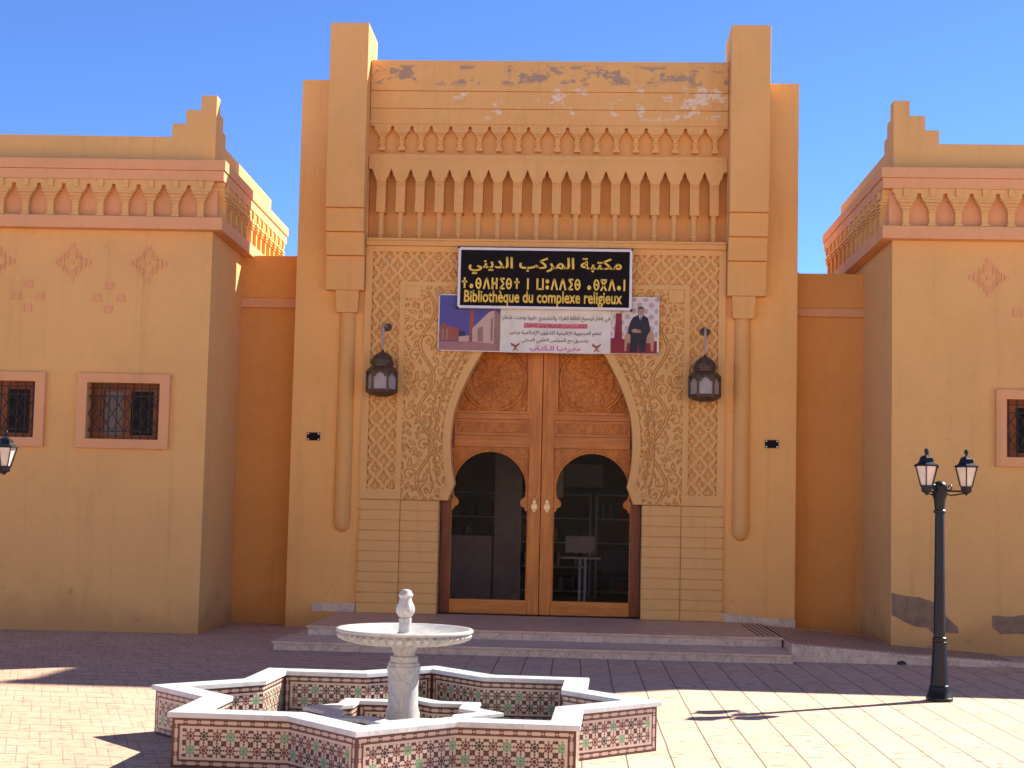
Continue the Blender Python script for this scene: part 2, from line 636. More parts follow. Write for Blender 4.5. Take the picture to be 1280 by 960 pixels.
def heightfield(name, x0, x1, z0, z1, res, hfun, mask, y, mat, parent):
    nx, nz = int(round((x1 - x0) / res)) + 1, int(round((z1 - z0) / res)) + 1
    xs, zs = np.linspace(x0, x1, nx), np.linspace(z0, z1, nz)
    X, Z = np.meshgrid(xs, zs)
    H = hfun(X, Z)
    V = np.stack([X, y - H, Z], -1).reshape(-1, 3)
    I = np.arange(nx * nz).reshape(nz, nx)
    Q = np.stack([I[:-1, :-1], I[:-1, 1:], I[1:, 1:], I[1:, :-1]], -1)
    if mask is not None:
        xc, zc = (X[:-1, :-1] + X[1:, 1:]) / 2, (Z[:-1, :-1] + Z[1:, 1:]) / 2
        Q = Q[mask(xc, zc)]
    Q = Q.reshape(-1, 4)
    used, inv = np.unique(Q, return_inverse=True)
    V, Q = V[used], inv.reshape(-1, 4)
    me = bpy.data.meshes.new(name)
    me.from_pydata(V.tolist(), [], Q.tolist())
    me.materials.append(mat)
    me.polygons.foreach_set('use_smooth', [True] * len(me.polygons))
    o = bpy.data.objects.new(name, me)
    COL.objects.link(o)
    o.parent = parent
    return o


def inside(poly, X, Z):
    P = np.array(poly)
    r = np.zeros(X.shape, bool)
    for (xa, za), (xb, zb) in zip(P, np.roll(P, -1, 0)):
        c = ((za > Z) != (zb > Z))
        with np.errstate(divide='ignore', invalid='ignore'):
            r ^= c & (X < (xb - xa) * (Z - za) / (zb - za + 1e-12) + xa)
    return r


def strokes_field(X, Z, strokes, height, edge):
    """raised strokes: each is (points, widths)"""
    H = np.zeros(X.shape)
    xs, zs = X[0], Z[:, 0]
    for pts, ws in strokes:
        for (a, b), (wa, wb) in zip(zip(pts[:-1], pts[1:]), zip(ws[:-1], ws[1:])):
            wm = max(wa, wb) + edge
            i0, i1 = np.searchsorted(xs, [min(a[0], b[0]) - wm, max(a[0], b[0]) + wm])
            j0, j1 = np.searchsorted(zs, [min(a[1], b[1]) - wm, max(a[1], b[1]) + wm])
            if i1 <= i0 or j1 <= j0:
                continue
            xx, zz = X[j0:j1, i0:i1], Z[j0:j1, i0:i1]
            dx, dz = b[0] - a[0], b[1] - a[1]
            L = dx * dx + dz * dz + 1e-12
            t = np.clip(((xx - a[0]) * dx + (zz - a[1]) * dz) / L, 0, 1)
            d = np.hypot(xx - a[0] - t * dx, zz - a[1] - t * dz)
            h = height * np.clip((wa + (wb - wa) * t - d) / edge, 0, 1)
            H[j0:j1, i0:i1] = np.maximum(H[j0:j1, i0:i1], h)
    return H


def split_words(o, words):
    """one mesh per word: cut a line of lettering at its widest gaps"""
    if words < 2:
        return
    me = o.data
    n = len(me.vertices)
    co = np.empty(n * 3)
    me.vertices.foreach_get('co', co)
    xs = co.reshape(-1, 3)[:, 0]
    iv = sorted((min(xs[i] for i in p.vertices), max(xs[i] for i in p.vertices)) for p in me.polygons)
    gaps, hi = [], iv[0][1]
    for a, b_ in iv[1:]:
        if a > hi:
            gaps.append((a - hi, (a + hi) / 2))
        hi = max(hi, b_)
    cuts = sorted(g_[1] for g_ in sorted(gaps)[-(words - 1):])
    edges = [-1e9] + cuts + [1e9]
    for k, (lo, hi) in enumerate(zip(edges, edges[1:])):
        bm = bmesh.new()
        bm.from_mesh(me)
        bmesh.ops.delete(bm, geom=[v for v in bm.verts if not lo <= v.co.x < hi], context='VERTS')
        m2 = bpy.data.meshes.new('lettering')
        bm.to_mesh(m2)
        bm.free()
        for p in m2.polygons:
            p.material_index = 0
        m2.materials.clear()
        m2.materials.append(me.materials[0])
        q = o.copy()
        q.data = m2
        q.name = 'lettering'
        COL.objects.link(q)
    bpy.data.objects.remove(o)


def text_mesh(body, x0, x1, z0, z1, y, mat, name, parent, bold=0.0, extrude=0.003, words=1):
    """text fitted into the rectangle x0..x1, z0..z1 on a wall plane facing -y"""
    c = bpy.data.curves.new(name, 'FONT')
    c.body = body
    c.size = 1.0
    c.offset = bold
    c.resolution_u = 4
    o = bpy.data.objects.new(name, c)
    COL.objects.link(o)
    dg = bpy.context.evaluated_depsgraph_get()
    me = bpy.data.meshes.new_from_object(o.evaluated_get(dg))
    bpy.data.objects.remove(o)
    n = len(me.vertices)
    co = np.empty(n * 3)
    me.vertices.foreach_get('co', co)
    co = co.reshape(-1, 3)
    lo, hi = co.min(0), co.max(0)
    fx = (x1 - x0) / (hi[0] - lo[0])
    fz = (z1 - z0) / (hi[1] - lo[1])
    out = np.empty_like(co)
    out[:, 0] = x0 + (co[:, 0] - lo[0]) * fx
    out[:, 2] = z0 + (co[:, 1] - lo[1]) * fz
    out[:, 1] = y
    me.vertices.foreach_set('co', out.ravel())
    me.materials.clear()
    me.materials.append(mat)
    me.update()
    t = bpy.data.objects.new(name, me)
    COL.objects.link(t)
    t.parent = parent
    if extrude:
        s = t.modifiers.new('thickness', 'SOLIDIFY')
        s.thickness = extrude
        s.offset = 0
    split_words(t, words)
    return None


_AR = {'ا': 0xFE8D, 'ب': 0xFE8F, 'ت': 0xFE95, 'ث': 0xFE99, 'ج': 0xFE9D, 'ح': 0xFEA1, 'خ': 0xFEA5, 'د': 0xFEA9,
       'ذ': 0xFEAB, 'ر': 0xFEAD, 'ز': 0xFEAF, 'س': 0xFEB1, 'ش': 0xFEB5, 'ص': 0xFEB9, 'ض': 0xFEBD, 'ط': 0xFEC1,
       'ظ': 0xFEC5, 'ع': 0xFEC9, 'غ': 0xFECD, 'ف': 0xFED1, 'ق': 0xFED5, 'ك': 0xFED9, 'ل': 0xFEDD, 'م': 0xFEE1,
       'ن': 0xFEE5, 'ه': 0xFEE9, 'و': 0xFEED, 'ي': 0xFEF1, 'ى': 0xFEEF, 'ة': 0xFE93, 'إ': 0xFE87, 'أ': 0xFE83,
       'ؤ': 0xFE85, 'ـ': 0x0640}
_RIGHT = set('ادذرزوىةإأؤ')


def arabic(s):
    """joined letter shapes in visual (left to right) order"""
    out = []
    n = len(s)
    i = 0
    while i < n:
        ch = s[i]
        if ch not in _AR:
            out.append(ch)
            i += 1
            continue
        prev = i > 0 and s[i - 1] in _AR and s[i - 1] not in _RIGHT
        if ch == 'ل' and i + 1 < n and s[i + 1] in 'اإ':
            base = 0xFEFB if s[i + 1] == 'ا' else 0xFEF9
            out.append(chr(base + (1 if prev else 0)))
            i += 2
            continue
        nxt = i + 1 < n and s[i + 1] in _AR and ch not in _RIGHT
        if ch == 'ـ':
            out.append(ch)
        elif ch in _RIGHT:
            out.append(chr(_AR[ch] + (1 if prev else 0)))
        else:
            out.append(chr(_AR[ch] + (3 if prev and nxt else 2 if nxt else 1 if prev else 0)))
        i += 1
    return ''.join(reversed(out))


# ------------------------------------------------------------------ ground
def structure(o):
    o['kind'] = 'structure'
    return o


g = MB()
g.add([(-90, -90, 0), (90, -90, 0), (90, 90, 0), (-90, 90, 0)], [(0, 1, 2, 3)])
structure(g.build('paving', m_paving))

# ================================================================== the entrance block
XC = -0.185
ent = thing('entrance_building', 'tall ochre entrance block with carved arch, wooden doors and corbelled top', 'building')


def S2(u, side):
    return XC + side * u


# --- main slab, cut by the door opening
DOOR_Y = 0.22
TH = 0.50
b = MB()
for s in (-1, 1):
    b.box(S2(2.42, s), S2(3.37, s), 0.0, TH, 0.0, 7.43)          # outer flanks
    b.box(S2(1.36, s), S2(2.42, s), 0.030, TH, 0.0, 5.138)       # behind the carved panels
b.box(S2(-1.36, 1), S2(1.36, 1), DOOR_Y + 0.08, TH, 4.72, 5.138)
b.box(S2(-2.42, 1), S2(2.42, 1), 0.165, TH, 5.138, 6.324)         # back of the corbel arcade
b.build('wall', m_wall, ent)

# --- upper bands
b = MB()
b.box(S2(-2.42, 1), S2(2.42, 1), -0.100, 0.30, 7.264, 7.685)
b.build('parapet', m_peel, ent, bevel=0.012)
b = MB()
b.box(S2(-2.42, 1), S2(2.42, 1), -0.082, 0.30, 7.026, 7.262)
b.build('cornice_band', m_peel, ent, bevel=0.008)
b = MB()
b.box(S2(-2.42, 1), S2(2.42, 1), -0.066, 0.30, 6.815, 7.024)
b.build('cornice_band', m_peel, ent, bevel=0.008)
b = MB()
b.box(S2(-2.42, 1), S2(2.42, 1), 0.022, 0.30, 6.325, 6.813)
b.build('frieze_back', m_ochre, ent)

BAY = 0.2641
CX = [-2.427 + BAY * i for i in range(18)]                       # column axes
EDGE_L, EDGE_R = S2(-2.42, 1) + 0.003, S2(2.42, 1) - 0.003


def stepped(cx, half, lo, prof):
    """outline of one stalactite column, left to right, hanging below the strip"""
    left = [(cx - p[0], p[1]) for p in prof]
    right = [(cx + p[0], p[1]) for p in prof[::-1]]
    return left + right


def frieze_poly(centres, half, top, prof, x0, x1):
    pts = []
    for c in centres:
        pts += stepped(c, half, 0, prof)
    apex = prof[0][1]
    return [(x0, top), (x0, apex)] + pts + [(x1, apex), (x1, top)]


h = BAY / 2
prof = [(h - 0.010, 6.785), (h - 0.024, 6.768), (h - 0.024, 6.742), (h - 0.012, 6.738), (h - 0.034, 6.728), (h - 0.034, 6.705), (0.080, 6.705), (0.080, 6.680),
        (0.062, 6.680), (0.062, 6.655), (0.048, 6.655), (0.048, 6.628), (0.030, 6.628), (0.030, 6.535), (0.026, 6.535),
        (0.026, 6.505), (0.040, 6.49), (0.040, 6.445), (0.0, 6.445)]
b = MB()
b.prism(frieze_poly(CX, h, 6.813, prof[:-1], EDGE_L, EDGE_R), -0.064, 0.021)
b.box(EDGE_L, EDGE_R, -0.05, 0.021, 6.324, 6.40)
for i in range(17):                                              # little raised frames over the arches
    m = CX[i] + h
    b.prism([(m - 0.10, 6.805), (m - 0.10, 6.735), (m - 0.092, 6.735), (m - 0.092, 6.797), (m + 0.092, 6.797),
             (m + 0.092, 6.735), (m + 0.10, 6.735), (m + 0.10, 6.805)], -0.071, -0.06)
for c in CX:
    for z0, hw_ in ((6.684, 0.076), (6.658, 0.060), (6.632, 0.046), (6.575, 0.036), (6.532, 0.034)):
        b.box(c - hw_, c + hw_, -0.080, -0.055, z0, z0 + 0.013)
    b.box(c - 0.044, c + 0.044, -0.078, -0.055, 6.447, 6.486)
b.build('stalactite_frieze', m_ochre, ent)

b = MB()
b.box(EDGE_L, EDGE_R, -0.066, 0.10, 6.195, 6.323)
hood = [(h - 0.004, 6.190), (h - 0.020, 6.150), (h - 0.034, 6.105), (h - 0.034, 6.085), (h - 0.052, 6.085),
        (h - 0.052, 6.055), (h - 0.066, 6.055), (h - 0.066, 6.02), (0.056, 6.02)]
b.prism(frieze_poly(CX, h, 6.195, hood, EDGE_L, EDGE_R), -0.066, 0.02)
b.build('arcade_hood', m_ochre, ent)
b = MB()
b.box(EDGE_L, EDGE_R, -0.10, 0.165, 5.138, 5.205)
b.box(EDGE_L, EDGE_R, -0.118, 0.165, 5.205, 5.236)
b.build('arcade_ledge', m_ochre, ent, bevel=0.006)
br = MB()
br.box(-0.060, 0.060, -0.050, 0.165, 5.83, 6.04)
br.box(-0.060, 0.060, -0.062, 0.165, 5.71, 5.828)
br.prism_x([(-0.076, 5.708), (-0.068, 5.60), (0.165, 5.60), (0.165, 5.708)], -0.060, 0.060)
br.prism([(-0.036, 5.955), (-0.036, 5.99), (-0.022, 6.015), (0, 6.022), (0.022, 6.015), (0.036, 5.99), (0.036, 5.955),
          (0.024, 5.955), (0.021, 5.985), (0, 6.003), (-0.021, 5.985), (-0.024, 5.955)], -0.064, -0.05)
col = MB()
col.lathe([(0.04, 5.236), (0.04, 5.262), (0.033, 5.268), (0.033, 5.296), (0.047, 5.302), (0.047, 5.316), (0.042, 5.322),
           (0.042, 5.60)], (0, 0.0, 0), 14)
b0 = br.build('bracket', m_ochre, ent)
c0 = col.build('colonnette', m_ochre, b0, smooth=True)
b0.location.x = CX[0]
for x in CX[1:]:
    q = b0.copy(); COL.objects.link(q); q.parent = ent; q.location.x = x
    k = c0.copy(); COL.objects.link(k); k.parent = q

# --- pilasters with stepped corbels and half columns
for s in (-1, 1):
    xa, xb = S2(2.425, s), S2(2.945, s)
    b = MB()
    b.prism_x([(-0.35, 5.60), (-0.002, 5.60), (-0.002, 7.432), (0.46, 7.432), (0.46, 8.115), (-0.35, 8.115)], min(xa, xb), max(xa, xb))
    pl = b.build('pilaster', m_ochre, ent, bevel=0.012)
    for z0, z1, y in ((5.288, 5.598, -0.285), (4.976, 5.286, -0.215), (4.515, 4.974, -0.145)):
        b = MB()
        b.prism_x([(y, z0), (y - 0.014, z1 - 0.02), (y - 0.014, z1), (-0.002, z1), (-0.002, z0)], xa + s * 0.004, xb - s * 0.004)
        b.build('corbel_block', m_ochre, pl, bevel=0.008)
    hx = S2(2.65, s)
    b = MB()
    b.add([(hx - 0.158, -0.135, 4.513), (hx + 0.158, -0.135, 4.513), (hx + 0.158, -0.002, 4.513), (hx - 0.158, -0.002, 4.513),
           (hx - 0.142, -0.120, 4.215), (hx + 0.142, -0.120, 4.215), (hx + 0.142, -0.002, 4.215), (hx - 0.142, -0.002, 4.215)],
          [(0, 1, 2, 3), (4, 7, 6, 5), (0, 4, 5, 1), (1, 5, 6, 2), (2, 6, 7, 3), (3, 7, 4, 0)])
    b.build('capital', m_ochre, pl, bevel=0.008)
    b = MB()
    pr = [(0.01, 1.27), (0.05, 1.283), (0.085, 1.315), (0.107, 1.36), (0.116, 1.42), (0.116, 1.6), (0.108, 4.213)]
    b.lathe(pr, (hx, 0.008, 0), 28)
    b.build('half_column', m_ochre, pl, smooth=True)

# --- courses beside the door
for s in (-1, 1):
    for ua, ub, y in ((1.868, 2.40, -0.052), (1.352, 1.866, -0.028)):
        b = MB()
        n = 11
        for i in range(n):
            z0 = 0.214 + (1.722 - 0.214) * i / n
            z1 = 0.214 + (1.722 - 0.214) * (i + 1) / n - 0.010
            b.box(S2(ua, s), S2(2.419 if ub > 2 else ub, s), y, DOOR_Y if ua < 1.5 else 0.029, z0, z1)
        b.box(S2(ua + 0.006, s), S2(ub - 0.006, s), y + 0.018, DOOR_Y - 0.004 if ua < 1.5 else 0.028, 0.214, 1.712)
        b.build('coursed_pier', m_carve, ent, bevel=0.004, seg=1)

# --- carved lattice round the arch
LP, LQ = 0.2215, 0.2300


def lattice_h(X, Z):
    u, v = (X - XC) / LP, (Z - 1.90) / LQ
    best = None
    for o in (0.0, 0.5):
        dx = ((u - o + 0.5) % 1.0 - 0.5) * LP
        dz = ((v - o + 0.5) % 1.0 - 0.5) * LQ
        k = np.abs(dx) / LP + np.abs(dz) / LQ
        if best is None:
            best = [dx.copy(), dz.copy(), k.copy()]
        else:
            m = k < best[2]
            for i, q in enumerate((dx, dz, k)):
                best[i] = np.where(m, q, best[i])
    dx, dz, _ = best
    ax = np.abs(dx)
    body = (np.hypot(ax / 1.0, (dz + 0.012) * 1.45) - 0.044)
    side = np.hypot(ax - 0.042, dz + 0.004) - 0.020
    tip = np.maximum(ax * 0.88 + dz * 0.48 - 0.040, -dz - 0.0)
    stem = np.maximum(ax - 0.011, np.abs(dz + 0.062) - 0.020)
    d = np.minimum(np.minimum(body, side), np.minimum(tip, stem))
    H = -0.036 * np.clip((0.0112 - np.abs(d + 0.004)) / 0.004, 0, 1)
    H -= 0.006 * np.clip((-d - 0.008) / 0.004, 0, 1)
    return H


mk = None
fr = MB()
for s in (-1, 1):
    heightfield('lattice_panel', min(S2(1.945, s), S2(2.325, s)), max(S2(1.945, s), S2(2.325, s)), 1.86, 5.060, 0.0085,
                lattice_h, None, -0.030, m_carve, ent)
    # plain frame strips round the lattice
    fr.box(S2(2.325, s), S2(2.419, s), -0.046, 0.029, 1.722, 5.137)
    fr.box(S2(1.868, s), S2(1.945, s), -0.046, 0.029, 1.722, 4.600)
    fr.box(S2(1.945, s), S2(2.325, s), -0.046, 0.029, 1.722, 1.86)
heightfield('lattice_panel', S2(-1.945, 1), S2(1.945, 1), 4.660, 5.060, 0.0085, lattice_h, None, -0.030, m_carve, ent)
fr.box(S2(-2.325, 1), S2(2.325, 1), -0.046, 0.029, 5.060, 5.137)
fr.box(S2(-1.945, 1), S2(1.945, 1), -0.0465, 0.029, 4.600, 4.660)
fr.build('lattice_frame', m_carve, ent)
for s in (-1, 1):
    b = MB()
    b.box(S2(1.865, s), S2(1.660, s), -0.055, 0.01, 4.425, 4.598)
    b.build('corner_block', m_carve, ent, bevel=0.006)

# --- horseshoe arch
ARCH_R = [(1.145, 1.955), (1.165, 2.03), (1.196, 2.20), (1.212, 2.44), (1.208, 2.62), (1.182, 2.87), (1.128, 3.07), (1.055, 3.26),
          (0.945, 3.49), (0.815, 3.72), (0.66, 3.94), (0.48, 4.13), (0.28, 4.29), (0.0, 4.42)]


def catmull(P, n=6):
    out = []
    P = [np.array(p) for p in P]
    for i in range(len(P) - 1):
        p0, p1, p2, p3 = P[max(i - 1, 0)], P[i], P[i + 1], P[min(i + 2, len(P) - 1)]
        for t in np.linspace(0, 1, n, endpoint=False):
            out.append(0.5 * ((2 * p1) + (-p0 + p2) * t + (2 * p0 - 5 * p1 + 4 * p2 - p3) * t * t + (-p0 + 3 * p1 - 3 * p2 + p3) * t ** 3))
    out.append(P[-1])
    return [tuple(p) for p in out]


arch = catmull(ARCH_R)
A = np.array(arch)
tang = np.gradient(A, axis=0)
tang /= np.linalg.norm(tang, axis=1)[:, None]
nrm = np.stack([tang[:, 1], -tang[:, 0]], 1)                     # outward (away from the opening)


def arch_off(d):
    return A + nrm * d


foot = [(1.35, 1.724), (1.235, 1.724)]
half_in = foot + arch                                            # foot, notch, up to the apex
opening = [(S2(p[0], 1), p[1]) for p in half_in] + [(S2(p[0], -1), p[1]) for p in half_in[::-1]]
o13 = arch_off(0.105)
o13[-1, 0] = 0
for s in (-1, 1):
    outer = [tuple(p) for p in o13]
    poly = [(1.235, 1.724)] + arch + outer[::-1] + [(1.33, 1.86), (1.35, 1.724)]
    poly = [(S2(max(p[0], 0.0), s), p[1]) for p in poly]
    b = MB()
    b.prism(poly, -0.052, DOOR_Y - 0.004)
    b.build('arch_band', m_carve, ent)


def floral_strokes():
    S = []
    r_ = random.Random(5)

    occ = []

    def leaf(x, z, ang, L, w, curl, free=True):
        n = 7
        px, pz = x, z
        mid = []
        for i in range(n):
            t = i / (n - 1)
            a = ang + curl * t
            wd = 0.36 * L * math.sin(math.pi * min(1, 0.08 + 0.92 * t)) ** 0.8 * 0.5
            mid.append((px, pz, a, wd))
            px += math.cos(a) * L / (n - 1)
            pz += math.sin(a) * L / (n - 1)
        if free:
            rr = 0.15 * L + 0.016
            mine = [(mid[k][0], mid[k][1], rr) for k in (2, 4, 6)]
            if any(math.hypot(m_[0] - o_[0], m_[1] - o_[1]) < rr * 0.72 + o_[2] for m_ in mine for o_ in occ):
                return False
            occ.extend((m_[0], m_[1], rr * 0.72) for m_ in mine)
        for sg_ in (-1, 1):
            pts = [(q[0] - sg_ * q[3] * math.sin(q[2]), q[1] + sg_ * q[3] * math.cos(q[2])) for q in mid]
            S.append((pts, [0.0058] * n))
        return True

    def spiral(cx, cz, rad, a0, sgn, turns=1.3, w=0.0062):
        if any(math.hypot(cx - o_[0], cz - o_[1]) < rad * 0.8 + o_[2] for o_ in occ if o_[2] > 0.05):
            return
        pts, ws = [], []
        n = int(26 * turns)
        for i in range(n):
            t = i / (n - 1)
            a = a0 + sgn * turns * 2 * math.pi * t
            q = rad * (1 - t) ** 0.8 + 0.010
            pts.append((cx + q * math.cos(a), cz + q * math.sin(a)))
            ws.append(w)
        S.append((pts, ws))
        occ.append((cx, cz, rad))

    stem = [(1.56 + 0.10 * math.sin(2 * math.pi * (z - 1.75) / 0.92), z) for z in np.arange(1.77, 4.56, 0.03)]
    for dx_ in (-0.018, 0.018):
        S.append(([(p[0] + dx_, p[1]) for p in stem], [0.0066] * len(stem)))
    for p in stem:
        occ.append((p[0], p[1], 0.020))
    k = 0
    z = 1.86
    while z < 4.5:
        x = 1.56 + 0.10 * math.sin(2 * math.pi * (z - 1.75) / 0.92)
        s = 1 if k % 2 else -1
        spiral(x + s * 0.115, z, 0.080, 0.0 if s < 0 else math.pi, -s)
        z += 0.20
        k += 1
    z = 3.35
    while z < 4.5:                                               # more scrolls where the spandrel widens
        x = 1.40 - (z - 3.35) * 0.1
        while x > 1.40 - (z - 3.1) * 1.15 and x > 0.1:
            spiral(x, z + 0.03, 0.082, r_.random() * 6, r_.choice((-1, 1)))
            x -= 0.235
        z += 0.22
    heads = [o_ for o_ in occ if o_[2] > 0.05]
    for o_ in heads:                                             # leaves thrown off every scroll, and one curled inside
        leaf(o_[0] - 0.02, o_[1] - 0.015, r_.uniform(0, 6.28), 0.055, 0, 1.2, False)
        for q in range(9):
            a = q * 2 * math.pi / 9 + r_.uniform(-0.15, 0.15)
            leaf(o_[0] + (o_[2] + 0.030) * math.cos(a), o_[1] + (o_[2] + 0.030) * math.sin(a), a + r_.choice((-0.6, 0.6)), r_.uniform(0.085, 0.12), 0, r_.uniform(-1.0, 1.0))
    for _ in range(6000):
        x, z = r_.uniform(1.18, 1.86), r_.uniform(1.75, 4.57)
        if z > 3.2:
            x = r_.uniform(0.3, 1.86)
        leaf(x, z, r_.uniform(0, 6.28), r_.uniform(0.06, 0.12), 0, r_.uniform(-1.6, 1.6))
    # scalloped edging that follows the arch
    L = np.r_[0, np.cumsum(np.linalg.norm(np.diff(A, axis=0), axis=1))]
    pts = []
    for s_ in np.arange(0.02, L[-1], 0.012):
        ax, az = np.interp(s_, L, A[:, 0]), np.interp(s_, L, A[:, 1])
        nx, nz = np.interp(s_, L, nrm[:, 0]), np.interp(s_, L, nrm[:, 1])
        d = 0.165 + 0.055 * abs(math.sin(math.pi * s_ / 0.215)) ** 0.7
        pts.append((ax + nx * d, az + nz * d))
    S.append((pts, [0.0064] * len(pts)))
    s_ = 0.215
    while s_ < L[-1]:
        ax, az = np.interp(s_, L, A[:, 0]), np.interp(s_, L, A[:, 1])
        nx, nz = np.interp(s_, L, nrm[:, 0]), np.interp(s_, L, nrm[:, 1])
        a = math.atan2(nz, nx)
        for da in (-0.8, 0.0, 0.8):
            leaf(ax + nx * 0.18, az + nz * 0.18, a + da, 0.085, 0, da * 0.6, False)
        s_ += 0.215
    pts = [tuple(p) for p in arch_off(0.295)]
    S.append((pts, [0.0064] * len(pts)))
    return S


FS = floral_strokes()
clip_poly = [(S2(p[0], 1), p[1]) for p in [(1.36, 1.70), (1.30, 1.86)] + [tuple(q) for q in arch_off(0.06)]] + \
            [(S2(max(p[0], 0), -1), p[1]) for p in ([(1.36, 1.70), (1.30, 1.86)] + [tuple(q) for q in arch_off(0.06)])[::-1]]


def floral_h(X, Z):
    s = np.sign((X - XC).mean()) or 1
    U = (X - XC) * s
    if U[0, 0] > U[0, -1]:
        return -strokes_field(U[:, ::-1], Z, FS, 0.036, 0.0045)[:, ::-1]
    return -strokes_field(U, Z, FS, 0.036, 0.0045)


for s in (-1, 1):
    x0, x1 = sorted((S2(0.0, s), S2(1.870, s)))
    heightfield('floral_spandrel', x0, x1, 1.724, 4.600, 0.0070, floral_h,
                lambda X, Z: ~inside(clip_poly, X, Z), -0.036, m_carve, ent)

# --- the two wooden door leaves
def arc(cx, cz, r, a0, a1, n):
    return [(cx + r * math.cos(a0 + (a1 - a0) * i / n), cz + r * math.sin(a0 + (a1 - a0) * i / n)) for i in range(n + 1)]


def glass_outline():
    """opening of one leaf in (u, z): straight sides, scalloped imposts, horseshoe head"""
    cu, cz, r = 0.692, 1.905, 0.488
    a = math.asin((1.80 - cz) / r)
    head = arc(cu, cz, r, a, math.pi - a, 40)
    rt = [(1.20, 0.412), (1.20, 1.60), (1.17, 1.615), (1.165, 1.65), (1.125, 1.665), (1.105, 1.70), (1.115, 1.745), (1.145, 1.775)]
    lf = [(2 * cu - u, z) for u, z in rt[::-1]]
    return rt + head + lf


GO = glass_outline()


def wood_carve_h(X, Z):
    a = np.sin(X * 95 + 2.2 * np.sin(Z * 42)) * np.sin(Z * 95 + 2.2 * np.sin(X * 42))
    return 0.007 * np.clip(a * 2.2, -1, 1)


for s in (-1, 1):
    leafo = MB()
    yF, yB = DOOR_Y, DOOR_Y + 0.055
    X = lambda u: S2(u, s)
    leafo.box(X(0.004), X(0.155), yF, yB, 0.222, 4.70)                       # meeting stile
    lf = leafo.build('door_leaf', m_wood, ent, bevel=0.005, seg=1)
    b = MB(); b.box(X(0.06 if s > 0 else 0.05), X(0.066 if s > 0 else 0.056), yF - 0.006, yF + 0.001, 0.23, 4.7)
    b.box(X(0.150), X(0.168), yF - 0.010, yB - 0.012, 0.412, 4.7)
    b.build('stile_bead', m_wood, lf)
    b = MB(); b.box(X(1.21), X(1.345), yF + 0.002, yB, 0.222, 1.76); b.box(X(1.19), X(1.345), yF + 0.002, yB, 1.76, 4.7)
    b.build('outer_stile', m_wooddark if s < 0 else m_wooddark, lf, bevel=0.005, seg=1)
    b = MB(); b.box(X(0.157), X(1.208), yF + 0.003, yB, 0.222, 0.412)
    b.build('bottom_rail', m_woodh, lf, bevel=0.005, seg=1)
    # carved spandrel board with the horseshoe opening (closed ring round the glass)
    top = 2.455
    outer = [(1.209, 0.414), (1.209, top), (0.157, top), (0.157, 0.414)]
    n = len(GO)
    ring_in = [(X(u), z) for u, z in GO]
    def proj_out(u, z):
        if z < 1.79:
            return (1.209, z) if u > 0.692 else (0.172, z)
        du, dz = u - 0.692, z - 1.905
        k = min(((1.209 - 0.692) if du > 0 else (0.692 - 0.172)) / max(abs(du), 1e-6), (top - 1.905) / max(dz, 1e-6) if dz > 0 else 9e9)
        return (0.692 + du * k, 1.905 + dz * k)
    ring_out = [(X(proj_out(u, z)[0]), proj_out(u, z)[1]) for u, z in GO]
    b = MB()
    v0 = []
    for (xi, zi), (xo, zo) in zip(ring_in, ring_out):
        v0 += [(xi, yF + 0.012, zi), (xo, yF + 0.012, zo), (xi, yB, zi), (xo, yB, zo)]
    fs = []
    for i in range(n - 1):
        a_, c_ = 4 * i, 4 * (i + 1)
        fs += [(a_, a_ + 1, c_ + 1, c_), (a_ + 2, c_ + 2, c_ + 3, a_ + 3), (a_, c_, c_ + 2, a_ + 2), (a_ + 1, a_ + 3, c_ + 3, c_ + 1)]
    b.add(v0, fs)
    # fill the two upper corners
    for sgn in (1, -1):
        cu_ = 1.209 if sgn > 0 else 0.172
        cands = [p for p in (proj_out(u, z) for u, z in GO) if (p[1] > top - 1e-6) and (p[0] - 0.692) * sgn > 0]
        ed = [p for p in (proj_out(u, z) for u, z in GO) if abs(p[0] - cu_) < 1e-6 and p[1] > 1.8]
        pt = max(cands, key=lambda p: (p[0] - 0.692) * sgn)
        pe = max(ed, key=lambda p: p[1])
        b.prism([(X(pt[0]), pt[1]), (X(cu_), top), (X(pe[0]), pe[1])], yF + 0.012, yB)
    b.build('glazing_board', m_woodcarve, lf)
    # carving on the board, only round the head
    def head_mask(xc, zc):
        U = (xc - XC) * s
        d = np.hypot(U - 0.692, zc - 1.905)
        return (d > 0.515) & (zc > 1.86)
    x0, x1 = sorted((X(0.175), X(1.206)))
    heightfield('head_carving', x0, x1, 1.88, 2.45, 0.009, wood_carve_h, head_mask, yF + 0.003, m_woodcarve, lf)
    b = MB()
    b.tube([(X(u), yF + 0.008, z) for u, z in arc(0.692, 1.905, 0.502, -0.25, math.pi + 0.25, 44)], 0.0125, 8)
    b.tube([(X(u), yF + 0.010, z) for u, z in arc(0.692, 1.905, 0.530, -0.18, math.pi + 0.18, 44)], 0.007, 6)
    b.build('arch_bead', m_wood, lf, smooth=True)
    for z0, z1 in ((2.457, 2.615), (2.835, 2.915), (3.86, 4.05)):
        b = MB(); b.box(X(0.157), X(1.188), yF + 0.002, yB, z0, z1)
        b.build('rail', m_woodh, lf, bevel=0.005, seg=1)
    # flat panel with moulding
    b = MB(); b.box(X(0.17), X(1.188), yF + 0.022, yB, 2.617, 2.833)
    b.band([(X(0.172), 2.619), (X(1.187), 2.619), (X(1.187), 2.831), (X(0.172), 2.831)],
           [(X(0.205), 2.652), (X(1.155), 2.652), (X(1.155), 2.798), (X(0.205), 2.798)], yF + 0.004, yF + 0.023)
    b.build('small_panel', m_woodh, lf)
    heightfield('panel_carving', min(X(0.22), X(1.14)), max(X(0.22), X(1.14)), 2.665, 2.785, 0.009, wood_carve_h, None, yF + 0.012, m_woodcarve, lf)
